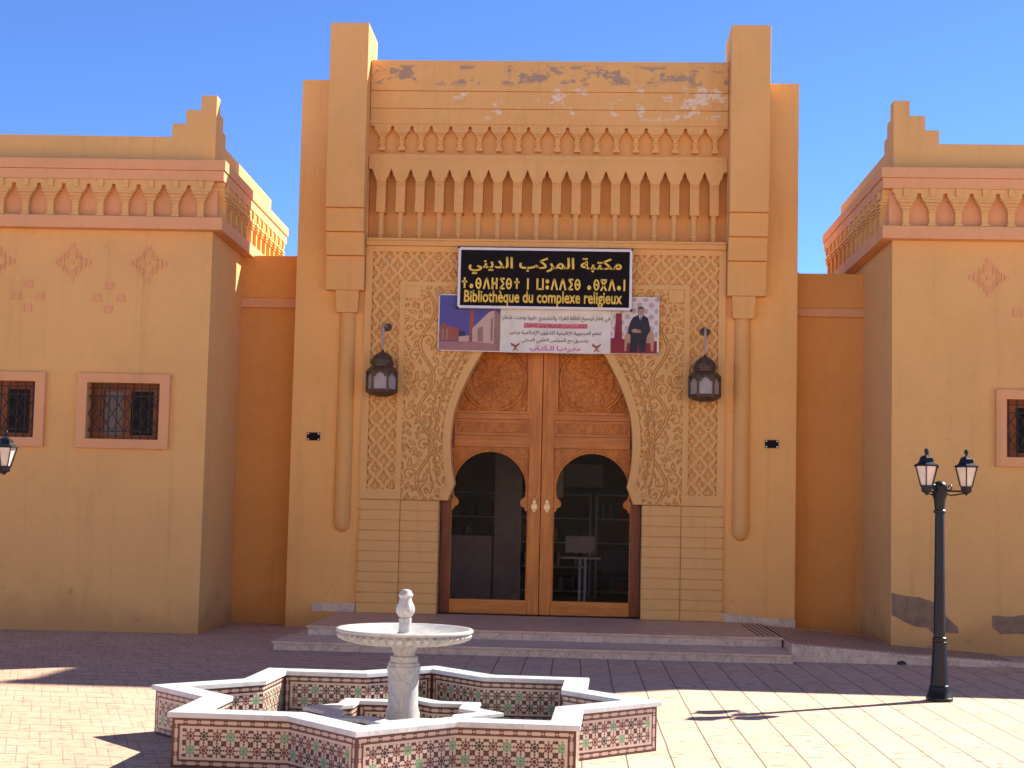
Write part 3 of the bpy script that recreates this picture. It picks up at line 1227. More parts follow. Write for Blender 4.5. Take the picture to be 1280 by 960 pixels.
    # big rosette panel
    RC = (0.665, 3.385)
    yR = yF + 0.045

    def rosette(Xg, Zg):
        U = (Xg - XC) * s - RC[0]
        W = Zg - RC[1]
        r = np.hypot(U, W)
        t = np.arctan2(W, U)
        H = np.zeros_like(r)
        k = 12
        for rad, kk, ph in ((0.15, 12, 0), (0.27, 12, math.pi / 12), (0.36, 24, 0)):
            pet = np.cos(kk * (t + ph)) * 0.5 + 0.5
            H = np.maximum(H, 0.010 * np.clip((0.03 * (0.4 + pet) - np.abs(r - rad)) / 0.012, 0, 1))
        sec = (t / (2 * math.pi / k) + 0.5) % 1.0 - 0.5
        along = np.abs(sec) * (2 * math.pi / k) * r
        H = np.maximum(H, 0.013 * np.clip((0.013 * np.sin(np.clip(r / 0.37, 0, 1) * math.pi) - along) / 0.006 + 0.25, 0, 1) * (r < 0.37))
        H = np.maximum(H, 0.016 * np.clip((0.05 - r) / 0.01, 0, 1))
        for rad, wd in ((0.395, 0.011), (0.430, 0.018)):
            H = np.maximum(H, 0.018 * np.clip((wd - np.abs(r - rad)) / 0.006, 0, 1))
        H += np.where(r < 0.385, 0.004 * np.sin(U * 130) * np.sin(W * 130), 0)
        cor = (r > 0.455)
        H = np.where(cor, wood_carve_h(Xg, Zg) * 0.8, H)
        return H * 1.9
    x0, x1 = sorted((X(0.205), X(1.150)))
    heightfield('rosette_panel', x0, x1, 2.945, 3.835, 0.0085, rosette, None, yF + 0.040, m_woodcarve, lf)
    b = MB()
    b.band([(X(0.170), 2.917), (X(1.187), 2.917), (X(1.187), 3.858), (X(0.170), 3.858)],
           [(X(0.207), 2.948), (X(1.148), 2.948), (X(1.148), 3.832), (X(0.207), 3.832)], yF + 0.004, yB)
    b.build('panel_moulding', m_wood, lf)
    b = MB(); b.box(X(0.157), X(1.188), yF + 0.02, yB, 4.052, 4.70)
    b.build('top_board', m_wood, lf)
    b = MB(); b.box(X(0.16), X(1.209), yB - 0.012, yB - 0.006, 0.40, 2.42)
    b.build('glass_pane', m_glass, lf)
    # ornate pull plate
    hx = X(0.085)
    b = MB()
    b.lathe([(0.001, 0), (0.042, 0.001), (0.044, 0.006), (0.030, 0.008), (0.028, 0.004), (0.012, 0.004), (0.010, 0.012), (0.001, 0.013)], (0, 0, 0), 24,
            mod=lambda k, a: 1 + (0.16 * math.cos(8 * a) if k in (1, 2) else 0))
    vv = [(hx + p[0], yF - p[2] - 0.004, 1.665 + p[1] * 1.15) for p in b.v]
    b2 = MB(); b2.add(vv, b.f)
    b2.prism([(hx - 0.012, 1.70), (hx + 0.012, 1.70), (hx + 0.020, 1.735), (hx + 0.008, 1.752), (hx, 1.775), (hx - 0.008, 1.752), (hx - 0.020, 1.735)], yF - 0.009, yF - 0.003)
    b2.prism([(hx - 0.012, 1.628), (hx + 0.012, 1.628), (hx + 0.018, 1.607), (hx, 1.590), (hx - 0.018, 1.607)], yF - 0.009, yF - 0.003)
    for k in (-1, 1):
        b2.tube([(hx + k * 0.012, yF - 0.008, 1.775), (hx + k * 0.030, yF - 0.008, 1.79), (hx + k * 0.030, yF - 0.008, 1.815), (hx + k * 0.018, yF - 0.008, 1.825)], 0.006, 6)
    b2.build('handle', m_brass, lf)

# --- room behind the doors (shell is part of the building)
b = MB()
IX0, IX1, IY1, IZ1 = -3.4, 3.0, 6.2, 3.3
b.box(IX0, IX1, IY1, IY1 + 0.15, 0.2, IZ1)
b.box(IX0 - 0.15, IX0, 0.5, IY1, 0.2, IZ1)
b.box(IX1, IX1 + 0.15, 0.5, IY1, 0.2, IZ1)
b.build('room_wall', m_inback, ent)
b = MB(); b.box(IX0, IX1, 0.10, IY1, 0.05, 0.208)
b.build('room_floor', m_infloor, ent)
b = MB(); b.box(IX0, IX1, 0.5, IY1, IZ1, IZ1 + 0.2)
b.box(IX0, IX1, 2.6, 2.95, 2.85, IZ1)
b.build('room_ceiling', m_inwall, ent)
b = MB(); b.box(-0.92, -0.52, 2.2, 2.6, 0.208, IZ1)
b.build('room_pillar', m_inwall, ent)
b = MB()
b.box(-3.65, 3.28, 0.501, 6.35, 4.75, 4.95)
b.box(-3.75, -3.62, 0.501, 6.35, 0, 4.75)
b.box(3.62, 3.75, 0.501, 6.35, 0, 4.75)
b.box(-3.75, 3.75, 6.36, 6.5, 0, 4.95)
b.build('rear_wall', m_ochre, ent)
b = MB()
b.box(0.05, 0.75, 6.13, 6.19, 2.05, 2.45)
b.box(0.11, 0.69, 6.115, 6.14, 2.11, 2.39)
b.build('high_window', m_white, ent)

# ================================================================== unseen building added to bounce sunlight onto the facade; mirrored in the door glass
op = thing('bounce_building', 'long pale building added out of view behind the camera to bounce light onto the entrance', 'building', (0, -34, 0))
b = MB(); b.box(-34, 34, -8, 0, 0, 8.5)
b.build('wall', m_cream, op)
b = MB(); b.box(-34.1, 34.1, -0.25, 0.16, 7.2, 7.6)
b.build('cornice', m_pink, op)
hl = thing('shadow_hall', 'tall unseen ochre hall added behind the right wing to cast its shadow on the square', 'building', (9.75, 1.60, 0))  # added out of view; footprint shaped to shade the left of the square
b = MB(); b.slab([(-2.45, 0), (2.3, 0), (2.3, 4.2), (-1.2, 4.2), (-2.38, 1.5)], 0.0, 11.9)
b.build('wall', m_wall, hl)
b = MB(); b.box(-2.30, 2.1, 0.03, 0.3, 11.9, 12.2)
b.build('parapet', m_ochre, hl)

# ================================================================== link walls
for s, lab, xa, xb, ztop, yy, zb in ((-1, 'recessed ochre link wall between left wing and entrance block', -4.60, -3.556, 5.05, 0.37, (4.325, 4.455)),
                                 (1, 'recessed ochre link wall between entrance block and right wing', 3.189, 4.36, 4.905, 0.35, (4.315, 4.43))):
    t = thing('link_wall', lab, 'wall', ((xa + xb) / 2, yy, 0), 0, 'link walls beside the entrance block')
    hw = (xb - xa) / 2
    b = MB(); b.box(-hw, hw, 0, 0.25, 0, ztop)
    b.build('wall', m_ochre_shade, t)
    b = MB(); b.box(-hw + 0.001, hw - 0.001, -0.055, -0.001, zb[0], zb[1])
    b.build('string_course', m_pink, t, bevel=0.006)
    b = MB(); b.box(-hw + 0.001, hw - 0.001, -0.03, -0.001, zb[1] + 0.002, ztop + 0.001)
    b.build('parapet', m_ochre_shade, t, bevel=0.008)


# ================================================================== side wings
def wall_holes(mb, x0, x1, z0, z1, y, holes, depth):
    xs = sorted({x0, x1, *[q for h_ in holes for q in h_[:2]]})
    zs = sorted({z0, z1, *[q for h_ in holes for q in h_[2:]]})
    for a, c in zip(xs, xs[1:]):
        for e, f in zip(zs, zs[1:]):
            mx, mz = (a + c) / 2, (e + f) / 2
            if any(h_[0] < mx < h_[1] and h_[2] < mz < h_[3] for h_ in holes):
                continue
            mb.add([(a, y, e), (c, y, e), (c, y, f), (a, y, f)], [(0, 1, 2, 3)])
    for h_ in holes:
        a, c, e, f = h_
        mb.add([(a, y, e), (c, y, e), (c, y, f), (a, y, f), (a, y + depth, e), (c, y + depth, e), (c, y + depth, f), (a, y + depth, f)],
               [(0, 4, 5, 1), (1, 5, 6, 2), (2, 6, 7, 3), (3, 7, 4, 0)])


def make_window(parent, xa, xb, z0, z1, sgn, seed, curtain):
    """outer frame xa..xb, z0..z1 in wing space"""
    fwx, fwz = 0.126, 0.118
    ia, ib, j0, j1 = xa + fwx, xb - fwx, z0 + fwz, z1 - fwz
    b = MB()
    b.band([(xa, z0), (xb, z0), (xb, z1), (xa, z1)], [(ia, j0), (ib, j0), (ib, j1), (ia, j1)], -0.055, 0.02)
    win = b.build('window', m_pink, parent, bevel=0.006)
    b = MB()
    W = ib - ia
    b.band([(ia, j0), (ib, j0), (ib, j1), (ia, j1)], [(ia + 0.05, j0 + 0.06), (ib - 0.05, j0 + 0.06), (ib - 0.05, j1 - 0.09), (ia + 0.05, j1 - 0.09)], 0.13, 0.18)
    mid = (ia + ib) / 2
    b.box(mid - 0.055, mid + 0.055, 0.12, 0.18, j0 + 0.03, j1 - 0.06)
    b.box(ia + 0.05, ia + 0.16, 0.128, 0.18, j0 + 0.03, j1 - 0.06)
    b.box(ib - 0.12, ib - 0.05, 0.128, 0.18, j0 + 0.03, j1 - 0.06)
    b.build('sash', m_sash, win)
    b = MB(); b.box(ia, mid, 0.165, 0.172, j0, j1)
    b.build('pane', m_curtain if curtain else m_glassdark, win)
    b = MB(); b.box(mid, ib, 0.165, 0.172, j0, j1)
    b.build('pane', m_glassdark, win)
    b = MB()
    n = 9
    yb = 0.045
    for i in range(n):
        x = ia + W * (i + 0.5) / n
        b.box(x - 0.006, x + 0.006, yb, yb + 0.012, j0, j1)
    for z in (j0 + 0.10, j1 - 0.16, j1 - 0.06):
        b.box(ia, ib, yb - 0.006, yb + 0.006, z - 0.006, z + 0.006)
    zl, zh = j0 + 0.10, j1 - 0.16
    q = (zh - zl) / 2
    for i in range(-1, 8):
        xs = ia + i * W / 6
        for d in (1, -1):
            p = [(xs, zl), (xs + q * 2 * 0.68, zh)] if d > 0 else [(xs, zh), (xs + q * 2 * 0.68, zl)]
            (xa_, za_), (xb_, zb_) = p
            if xa_ < ia:
                t_ = (ia - xa_) / (xb_ - xa_); xa_, za_ = ia, za_ + (zb_ - za_) * t_
            if xb_ > ib:
                t_ = (ib - xa_) / (xb_ - xa_)
                if t_ <= 0.02:
                    continue
                xb_, zb_ = ib, za_ + (zb_ - za_) * t_
            if xb_ - xa_ < 0.02:
                continue
            b.tube([(xa_, yb - 0.004, za_), (xb_, yb - 0.004, zb_)], 0.006, 5)
    b.build('grille', m_iron, win)
    return win


def step_diamond(c, r, n=3, sq=True):
    """outline of a stepped cross"""
    pts = []
    st = r / n
    for q in range(4):
        for i in range(n):
            a, b_ = (n - i) * st, (i + 1) * st
            a0, b0_ = (n - i) * st, i * st
            loc = [(a0, b0_ if i else 0), (a0, b_)] if i else [(a0, b_)]
            for p in loc:
                x, z = p
                for _ in range(q):
                    x, z = -z, x
                pts.append((c[0] + x, c[1] + z))
    return pts


def make_wing(side, loc, rz, label):
    t = thing('side_wing', label, 'building', loc, rz, 'low ochre wings beside the entrance block')
    sgn = side                                                    # +1: wing spreads to +x, -1: to -x
    LEN, DEP = 9.0, 4.0
    xr = (0, LEN) if sgn > 0 else (-LEN, 0)
    if sgn < 0:
        wins = [(-1.62, -0.455), (-3.19, -2.025), (-4.76, -3.595)]
    else:
        wins = [(1.24, 2.405), (2.81, 3.975), (4.38, 5.545)]
    holes = [(a + 0.126, c - 0.126, 2.386, 3.088) for a, c in wins]
    b = MB()
    wall_holes(b, xr[0], xr[1], 0, 5.9, 0.0, holes, 0.17)
    b.add([(0, 0, 0), (0, DEP, 0), (0, DEP, 5.9), (0, 0, 5.9)], [(0, 1, 2, 3)])
    b.add([(xr[0], DEP, 0), (xr[1], DEP, 0), (xr[1], DEP, 5.9), (xr[0], DEP, 5.9)], [(0, 1, 2, 3)])
    b.add([(sgn * LEN, 0, 0), (sgn * LEN, DEP, 0), (sgn * LEN, DEP, 5.9), (sgn * LEN, 0, 5.9)], [(0, 1, 2, 3)])
    b.add([(xr[0], 0, 5.9), (xr[1], 0, 5.9), (xr[1], DEP, 5.9), (xr[0], DEP, 5.9)], [(0, 1, 2, 3)])
    b.build('wall', m_wing, t)
    for i, (a, c) in enumerate(wins):
        make_window(t, a, c, 2.268, 3.206, sgn, i, curtain=(i == 0 and sgn < 0))

    def wrap(ov, z0, z1, name, mat, bev=0.006):
        b = MB()
        xa, xb = (-ov, LEN + 0.1) if sgn > 0 else (-LEN - 0.1, ov)
        # one L shaped outline round the front and the return
        if sgn > 0:
            poly = [(-ov, -ov), (LEN + .1, -ov), (LEN + .1, 0.002), (-0.002, 0.002), (-0.002, DEP + ov), (-ov, DEP + ov)]
        else:
            poly = [(-LEN - .1, -ov), (ov, -ov), (ov, DEP + ov), (0.002, DEP + ov), (0.002, 0.002), (-LEN - .1, 0.002)]
        b.slab(poly, z0, z1)
        return b.build(name, mat, t, bevel=bev)
    wrap(0.150, 5.022, 5.180, 'lower_cornice', m_pink)
    wrap(0.055, 5.181, 5.640, 'frieze_back', m_pink, 0)
    wrap(0.150, 5.641, 5.768, 'upper_cornice', m_pink)
    wrap(0.168, 5.770, 5.900, 'upper_cornice', m_pink)
    # stalactite frieze on the front and on the return
    hb = 0.158
    pf = [(hb - 0.022, 5.585), (hb - 0.028, 5.535), (hb - 0.042, 5.525), (hb - 0.042, 5.490), (hb - 0.062, 5.490), (hb - 0.062, 5.462),
          (0.078, 5.462), (0.078, 5.435), (0.062, 5.435), (0.062, 5.400), (0.047, 5.400), (0.047, 5.355), (0.038, 5.355), (0.036, 5.21),
          (0.048, 5.205), (0.048, 5.182)]
    cs = [sgn * (0.135 + 2 * hb * i) for i in range(27)]
    cs = sorted(cs)
    x0f, x1f = (cs[0] - hb, cs[-1] + hb)
    b = MB()
    b.prism(frieze_poly(cs, hb, 5.639, pf, x0f, x1f), -0.135, -0.054)
    for c in cs:
        b.box(c - 0.032, c + 0.032, -0.162, -0.13, 5.540, 5.638)
        b.box(c - 0.098, c + 0.098, -0.158, -0.13, 5.470, 5.496)
        b.box(c - 0.078, c + 0.078, -0.155, -0.13, 5.428, 5.450)
        b.box(c - 0.058, c + 0.058, -0.152, -0.13, 5.388, 5.408)
        b.box(c - 0.046, c + 0.046, -0.150, -0.13, 5.350, 5.368)
        b.box(c - 0.050, c + 0.050, -0.150, -0.13, 5.183, 5.206)
    b.build('stalactite_frieze', m_wing, t)
    cs2 = [0.10 + 2 * hb * i for i in range(13)]
    b0_ = MB()
    b0_.prism(frieze_poly(cs2, hb, 5.639, pf, cs2[0] - hb, cs2[-1] + hb), -0.135, -0.054)
    for c in cs2:
        b0_.box(c - 0.032, c + 0.032, -0.162, -0.13, 5.540, 5.638)
        b0_.box(c - 0.098, c + 0.098, -0.158, -0.13, 5.470, 5.496)
        b0_.box(c - 0.078, c + 0.078, -0.155, -0.13, 5.428, 5.450)
        b0_.box(c - 0.058, c + 0.058, -0.152, -0.13, 5.388, 5.408)
    b = MB()
    b.add([(sgn * p[1], p[0], p[2]) for p in b0_.v], b0_.f)
    b.build('stalactite_frieze', m_wing, t)
    # parapet with a stepped corner merlon, front and return
    hts = [(0.0, 0.205, 6.775), (0.205, 0.395, 6.587), (0.395, 0.57, 6.408)]
    b = MB()
    pol = [(sgn * 0.01, 5.901), (sgn * 0.01, 6.775), (sgn * 0.21, 6.775), (sgn * 0.21, 6.587), (sgn * 0.40, 6.587), (sgn * 0.40, 6.408),
           (sgn * 0.57, 6.408), (sgn * 0.57, 6.236), (sgn * LEN, 6.236), (sgn * LEN, 5.901)]
    b.prism(pol, 0.01, 0.20)
    b.build('parapet', m_wing, t, bevel=0.008)
    b = MB()
    pol = [(0.203, 5.902), (0.203, 6.587), (0.40, 6.587), (0.40, 6.408), (0.57, 6.408), (0.57, 6.236), (DEP - 0.35, 6.236), (DEP - 0.35, 5.902)]
    b.prism_x(pol, sgn * 0.012, sgn * 0.198)
    b.build('parapet', m_wing, t, bevel=0.008)
    # engraved ornaments
    cross = [(-0.805, 4.60), (-1.772, 4.605), (-2.74, 4.61)] if sgn < 0 else [(1.166, 4.575), (2.13, 4.575)]
    for c in cross:
        b = MB()
        for r_, w_ in ((0.178, 0.018),):
            outer = step_diamond(c, r_)
            inner = [(c[0] + (p[0] - c[0]) * (1 - w_ / 0.12), c[1] + (p[1] - c[1]) * (1 - w_ / 0.12)) for p in outer]
            b.band(outer, inner, -0.012, -0.001)
        o2 = step_diamond(c, 0.118, 2)
        i2 = [(c[0] + (p[0] - c[0]) * 0.82, c[1] + (p[1] - c[1]) * 0.82) for p in o2]
        b.band(o2, i2, -0.012, -0.001)
        for dx, dz in ((0.215, 0), (-0.215, 0), (0, 0.215), (0, -0.215), (0, 0)):
            b.box(c[0] + dx - 0.026, c[0] + dx + 0.026, -0.012, -0.001, c[1] + dz - 0.026, c[1] + dz + 0.026)
        b.build('cross_ornament', m_pink, t)
    sqs = [(-1.285, 4.165), (-2.31, 4.165)] if sgn < 0 else [(1.66, 4.145)]
    for c in sqs:
        for dx, dz in ((0.15, 0), (-0.15, 0), (0, 0.15), (0, -0.15)):
            b = MB()
            q = 0.05
            cc = (c[0] + dx, c[1] + dz)
            o3 = [(cc[0] - q, cc[1] - q), (cc[0] + q, cc[1] - q), (cc[0] + q, cc[1] + q), (cc[0] - q, cc[1] + q)]
            b.band(o3, [(cc[0] + (p[0] - cc[0]) * 0.72, cc[1] + (p[1] - cc[1]) * 0.72) for p in o3], -0.012, -0.001)
            b.box(cc[0] - q * 0.72, cc[0] + q * 0.72, -0.006, -0.001, cc[1] - q * 0.72, cc[1] + q * 0.72)
            b.build('square_ornament', m_pink, t)
    return t


make_wing(-1, (-4.339, -1.454, 0), 0.0212, 'low ochre wing left of the entrance with two barred windows')
WR = make_wing(1, (4.115, -1.484, 0), -0.0028, 'low ochre wing on the right with plaster peeling near the ground')


def ragged(pts, n=5, amp=0.012, seed=1):
    r_ = random.Random(seed)
    out = []
    for (a, b_), (c, d) in zip(pts, pts[1:] + pts[:1]):
        for i in range(n):
            t = i / n
            out.append((a + (c - a) * t + r_.uniform(-amp, amp), b_ + (d - b_) * t + r_.uniform(-amp, amp)))
    return out


for pts, sd in (([(0.008, 0.72), (0.15, 0.69), (0.33, 0.675), (0.50, 0.63), (0.60, 0.55), (0.68, 0.43), (0.79, 0.33), (0.80, 0.25), (0.66, 0.26), (0.56, 0.21), (0.44, 0.30), (0.25, 0.34), (0.008, 0.45)], 3),
                ([(1.20, 0.475), (1.40, 0.47), (1.60, 0.50), (2.0, 0.52), (2.02, 0.30), (1.7, 0.25), (1.52, 0.27), (1.30, 0.26), (1.21, 0.33)], 5)):
    b = MB()
    b.prism([(max(p[0], 0.006), p[1]) for p in ragged(pts, 4, 0.006, sd)], -0.005, -0.001)
    b.build('bare_plaster_patch', m_patch, WR)

# ================================================================== steps and ramp
st = thing('marble_steps', 'two low grey marble steps up to the wooden doors', 'steps', (-0.2, -1.5, 0))
ox, oy = -0.2, -1.5


def lbox(x0, x1, y0, y1, z0, z1):
    return MB().box(x0 - ox, x1 - ox, y0 - oy, y1 - oy, z0, z1)


S1Y, S2Y, ZP = -3.18, -2.30, 0.212
lo = lbox(-3.03, 2.70, S1Y + 0.02, -0.005, 0.002, 0.076).build('lower_step', m_step, st)
lbox(-3.05, 2.72, S1Y - 0.005, S2Y + 0.05, 0.077, 0.101).build('tread', m_step, lo, bevel=0.004, seg=1)
up = lbox(-2.81, 2.70, S2Y + 0.02, -0.004, 0.102, 0.184).build('upper_step', m_step, st)
pb = lbox(-2.835, 2.72, S2Y - 0.005, -0.06, 0.185, ZP)
pb.box(S2(-1.34, 1) - ox, S2(1.34, 1) - ox, -0.0595 - oy, 0.095 - oy, 0.185, ZP)
pb.build('platform_tread', m_tread, up, bevel=0.004, seg=1)
b = lbox(-3.20, -2.612, -0.02, -0.003, ZP + 0.001, ZP + 0.12)
b.build('skirting', m_step, st)
b = MB()
b.prism([(2.225 - ox, ZP + 0.115), (3.19 - ox, 0.255), (3.19 - ox, 0.10), (2.225 - ox, ZP + 0.001)], -0.02 - oy, -0.003 - oy)
b.build('skirting', m_step, st)

rp = thing('ramp', 'sloping marble ramp with ribbed surface falling away to the right of the steps', 'ramp', (4.4, -2.3, 0))
RX0, RX1 = 2.7215, 6.35


def rz_(x):
    return max(0.012, 0.196 - (x - 2.72) * 0.0665)


b = MB()
YF, YFI = -2.90, -2.70
b.add([(RX0 - 4.4, YF + 2.3, 0.001), (RX1 - 4.4, YF + 2.3, 0.001), (RX1 - 4.4, YFI + 2.3, 0.001), (RX0 - 4.4, YFI + 2.3, 0.001),
       (RX0 - 4.4, YF + 2.3, rz_(RX0) - 0.026), (RX1 - 4.4, YF + 2.3, 0.002), (RX1 - 4.4, YFI + 2.3, 0.002), (RX0 - 4.4, YFI + 2.3, rz_(RX0) - 0.026)],
      [(0, 3, 2, 1), (4, 5, 6, 7), (0, 1, 5, 4), (1, 2, 6, 5), (2, 3, 7, 6), (3, 0, 4, 7)])
b.build('curb', m_step, rp)


def sloped(x0, x1, y0, y1, dz0, dz1):
    return [(x0 - 4.4, y0 + 2.3, rz_(x0) + dz0), (x1 - 4.4, y0 + 2.3, rz_(x1) + dz0), (x1 - 4.4, y1 + 2.3, rz_(x1) + dz0), (x0 - 4.4, y1 + 2.3, rz_(x0) + dz0),
            (x0 - 4.4, y0 + 2.3, rz_(x0) + dz1), (x1 - 4.4, y0 + 2.3, rz_(x1) + dz1), (x1 - 4.4, y1 + 2.3, rz_(x1) + dz1), (x0 - 4.4, y1 + 2.3, rz_(x0) + dz1)]


BF = [(0, 3, 2, 1), (4, 5, 6, 7), (0, 1, 5, 4), (1, 2, 6, 5), (2, 3, 7, 6), (3, 0, 4, 7)]
b = MB(); b.add(sloped(RX0, 5.45, YF - 0.012, YFI, -0.025, 0.0), BF)
b.build('curb_cap', m_step, rp, bevel=0.003, seg=1)
b = MB()
for q_ in (sloped(RX0, 5.42, YFI + 0.002, -1.50, -0.02, -0.006), sloped(RX0, 4.09, -1.498, -0.03, -0.02, -0.006)):
    b.add([(v_[0], v_[1], 0.002 if i_ < 4 else v_[2]) for i_, v_ in enumerate(q_)], BF)
b.build('deck', m_tread, rp)
b = MB()
x = 2.45
while x < 5.35:
    if x > RX0 + 0.02:
        b.add(sloped(x, x + 0.014, YFI + 0.03, -1.53 if x > 4.05 else -0.3, -0.0055, -0.003), BF)
    else:
        b.box(x - 4.4, x + 0.014 - 4.4, -2.1 + 2.3, -0.3 + 2.3, ZP + 0.001, ZP + 0.003)
    x += 0.062
b.build('anti_slip_rib', m_joint, rp)
b = MB()
b.prism([(3.93 - 4.4 + 0.055 * math.cos(a), 0.003 + 0.045 * math.sin(a)) for a in np.linspace(0, math.pi, 12)], YF + 2.3 - 0.004, YF + 2.3 - 0.001)
b.build('drain_hole', m_joint, rp)

# ================================================================== sign
sg = thing('library_sign', 'black library sign with gold Arabic, Tifinagh and French lettering in a white frame', 'sign', (-0.18, -0.16, 4.70))
SX0, SX1, SZ0, SZ1 = -1.158, 1.155, -0.405, 0.405          # local to the sign
b = MB(); b.box(SX0, SX1, -0.012, 0.03, SZ0, SZ1)
b.build('board', m_signblack, sg)
b = MB()
fw = 0.030
b.band([(SX0 - 0.004, SZ0 - 0.004), (SX1 + 0.004, SZ0 - 0.004), (SX1 + 0.004, SZ1 + 0.004), (SX0 - 0.004, SZ1 + 0.004)],
       [(SX0 + fw, SZ0 + fw), (SX1 - fw, SZ0 + fw), (SX1 - fw, SZ1 - fw), (SX0 + fw, SZ1 - fw)], -0.026, 0.035)
b.build('frame', m_white, sg, bevel=0.003, seg=1)
for ax in (SX0, SX1):
    for az in (SZ0, SZ1):
        b = MB(); b.box(ax - 0.014, ax + 0.014, -0.030, 0.036, az - 0.014, az + 0.014)
        b.build('corner_cap', m_black, sg, bevel=0.003, seg=1)
sgW, sgH = SX1 - SX0, SZ1 - SZ0


def sgx(zx): return SX0 + (zx - 150) / 910 * sgW
def sgz(zy): return SZ1 - (zy - 92) / 318 * sgH


YL = -0.0155
text_mesh(arabic('مكتبة المركب الديني'), sgx(203), sgx(1008), sgz(232), sgz(138), YL, m_gold, 'lettering', sg, bold=0.024, extrude=0.006, words=3)
text_mesh('Bibliothèque du complexe religieux', sgx(183), sgx(1012), sgz(400), sgz(316), YL, m_gold, 'lettering', sg, bold=0.024, extrude=0.006, words=4)


def tifinagh(parent):
    """the middle line, drawn letter by letter in sign-photo coordinates"""
    b = MB()
    w = 0.0115
    y0, y1 = YL - 0.003, YL + 0.003

    def seg(p, q, ww=w):
        (xa, za), (xb, zb) = (sgx(p[0]), sgz(p[1])), (sgx(q[0]), sgz(q[1]))
        dx, dz = xb - xa, zb - za
        L = math.hypot(dx, dz)
        nx, nz = -dz / L * ww, dx / L * ww
        b.prism([(xa + nx, za + nz), (xb + nx, zb + nz), (xb - nx, zb - nz), (xa - nx, za - nz)], y0, y1)

    def ell(cx, cz, rx, rz2, dot=False):
        kx, kz = sgW / 910, sgH / 318
        n = 28
        C = (sgx(cx), sgz(cz))
        o_ = [(C[0] + rx * kx * math.cos(2 * math.pi * i / n), C[1] + rz2 * kz * math.sin(2 * math.pi * i / n)) for i in range(n)]
        i_ = [(C[0] + (rx * kx - 2 * w) * math.cos(2 * math.pi * i / n), C[1] + (rz2 * kz - 2 * w) * math.sin(2 * math.pi * i / n)) for i in range(n)]
        b.band(o_, i_, y0, y1)
        if dot:
            b.prism([(C[0] + 0.014 * math.cos(2 * math.pi * i / 12), C[1] + 0.016 * math.sin(2 * math.pi * i / 12)) for i in range(12)], y0, y1)
    T, B_ = 250, 310
    M_ = 280

    def plus(x): seg((x, T), (x, B_ - 4)); seg((x - 14, M_ - 8), (x + 14, M_ - 8))
    def small(x): ell(x, 295, 10, 12)
    def yas(x): ell(x, M_, 16, 30, True)
    def yad(x): seg((x - 15, B_), (x, T)); seg((x, T), (x + 15, B_))
    def yi(x):
        seg((x + 13, T + 4), (x - 10, T + 4)); seg((x - 10, T + 4), (x + 8, M_)); seg((x + 8, M_), (x - 10, B_ - 4)); seg((x - 10, B_ - 4), (x + 13, B_ - 4))
    def bar(x): seg((x, T), (x, B_))
    plus(184); small(220); yas(257); yad(300)
    seg((331, T), (331, B_)); seg((353, T), (353, B_)); seg((331, M_ + 10), (353, M_ - 10))
    yi(382); yas(417); plus(459)
    bar(517)
    seg((567, T), (567, B_)); seg((596, T), (596, B_)); seg((567, B_ - 4), (596, B_ - 4))
    ell(619, 265, 9, 11); ell(619, 297, 9, 11)
    yad(656); yad(700); yi(741); yas(777)
    small(838); yas(876)
    seg((898, T + 4), (930, T + 4)); seg((900, T + 4), (928, B_)); seg((928, T + 4), (900, B_))
    yad(957); small(994); bar(1022)
    return b.build('lettering', m_gold, parent)


split_words(tifinagh(sg), 4)

# ================================================================== banner under the sign
bn = thing('banner', 'printed canvas banner with Arabic text and two pictures, hung under the black sign', 'banner', (-0.13, -0.085, 4.10))
bx0, bx1 = -1.47, 1.48


def bX(zx): return bx0 + (zx - 40) / (1200 - 40) * (bx1 - bx0)
def bZ(zy): return 0.388 - (zy - 345) / (643 - 345) * 0.765


def bprism(name, pts, mat, lev, parent=bn):
    b = MB()
    b.prism([(bX(p[0]), bZ(p[1])) for p in pts], -0.0012 * lev - 0.004, -0.0012 * lev - 0.0031)
    return b.build(name, mat, parent)


nxb = 60
b = MB()
b.box(bX(40), bX(1200), -0.003, 0.002, bZ(643), bZ(345))
b.build('canvas', m_canvas, bn)
r1 = bprism('town_picture', [(46, 350), (368, 350), (368, 638), (46, 638)], m_printsky, 1)
m_pr1 = plain('print_red_building', (0.34, 0.09, 0.055), 0.6)
m_pr2 = plain('print_cream_building', (0.58, 0.40, 0.27), 0.6)
m_pr3 = plain('print_tan_shade', (0.34, 0.19, 0.12), 0.6)
m_pr4 = plain('print_ground', (0.40, 0.19, 0.15), 0.6)
m_pr5 = plain('print_tree', (0.04, 0.04, 0.05), 0.6)
m_skin = plain('print_skin', (0.42, 0.23, 0.15), 0.6)
m_suit = plain('print_dark_suit', (0.022, 0.018, 0.022), 0.6)
m_flag = plain('print_red_cloth', (0.26, 0.02, 0.025), 0.6)
m_tan = plain('print_chair_gold', (0.50, 0.28, 0.14), 0.6)
bprism('print_shape', [(46, 595), (368, 590), (368, 638), (46, 638)], m_pr4, 2, r1)
bprism('print_shape', [(46, 520), (70, 495), (100, 515), (150, 520), (152, 588), (46, 592)], m_pr1, 3, r1)
bprism('print_shape', [(150, 538), (182, 534), (184, 560), (150, 566)], m_pr5, 3, r1)
bprism('print_shape', [(150, 566), (205, 560), (205, 592), (150, 592)], m_pr2, 4, r1)
bprism('print_shape', [(206, 440), (214, 424), (222, 424), (228, 440), (230, 585), (206, 588)], m_pr1, 4, r1)
bprism('print_shape', [(222, 522), (310, 432), (336, 424), (336, 600), (222, 592)], m_pr2, 5, r1)
bprism('print_shape', [(336, 424), (367, 440), (367, 606), (336, 600)], m_pr3, 5, r1)
bprism('print_shape', [(250, 522), (278, 508), (280, 592), (250, 590)], m_pr3, 6, r1)
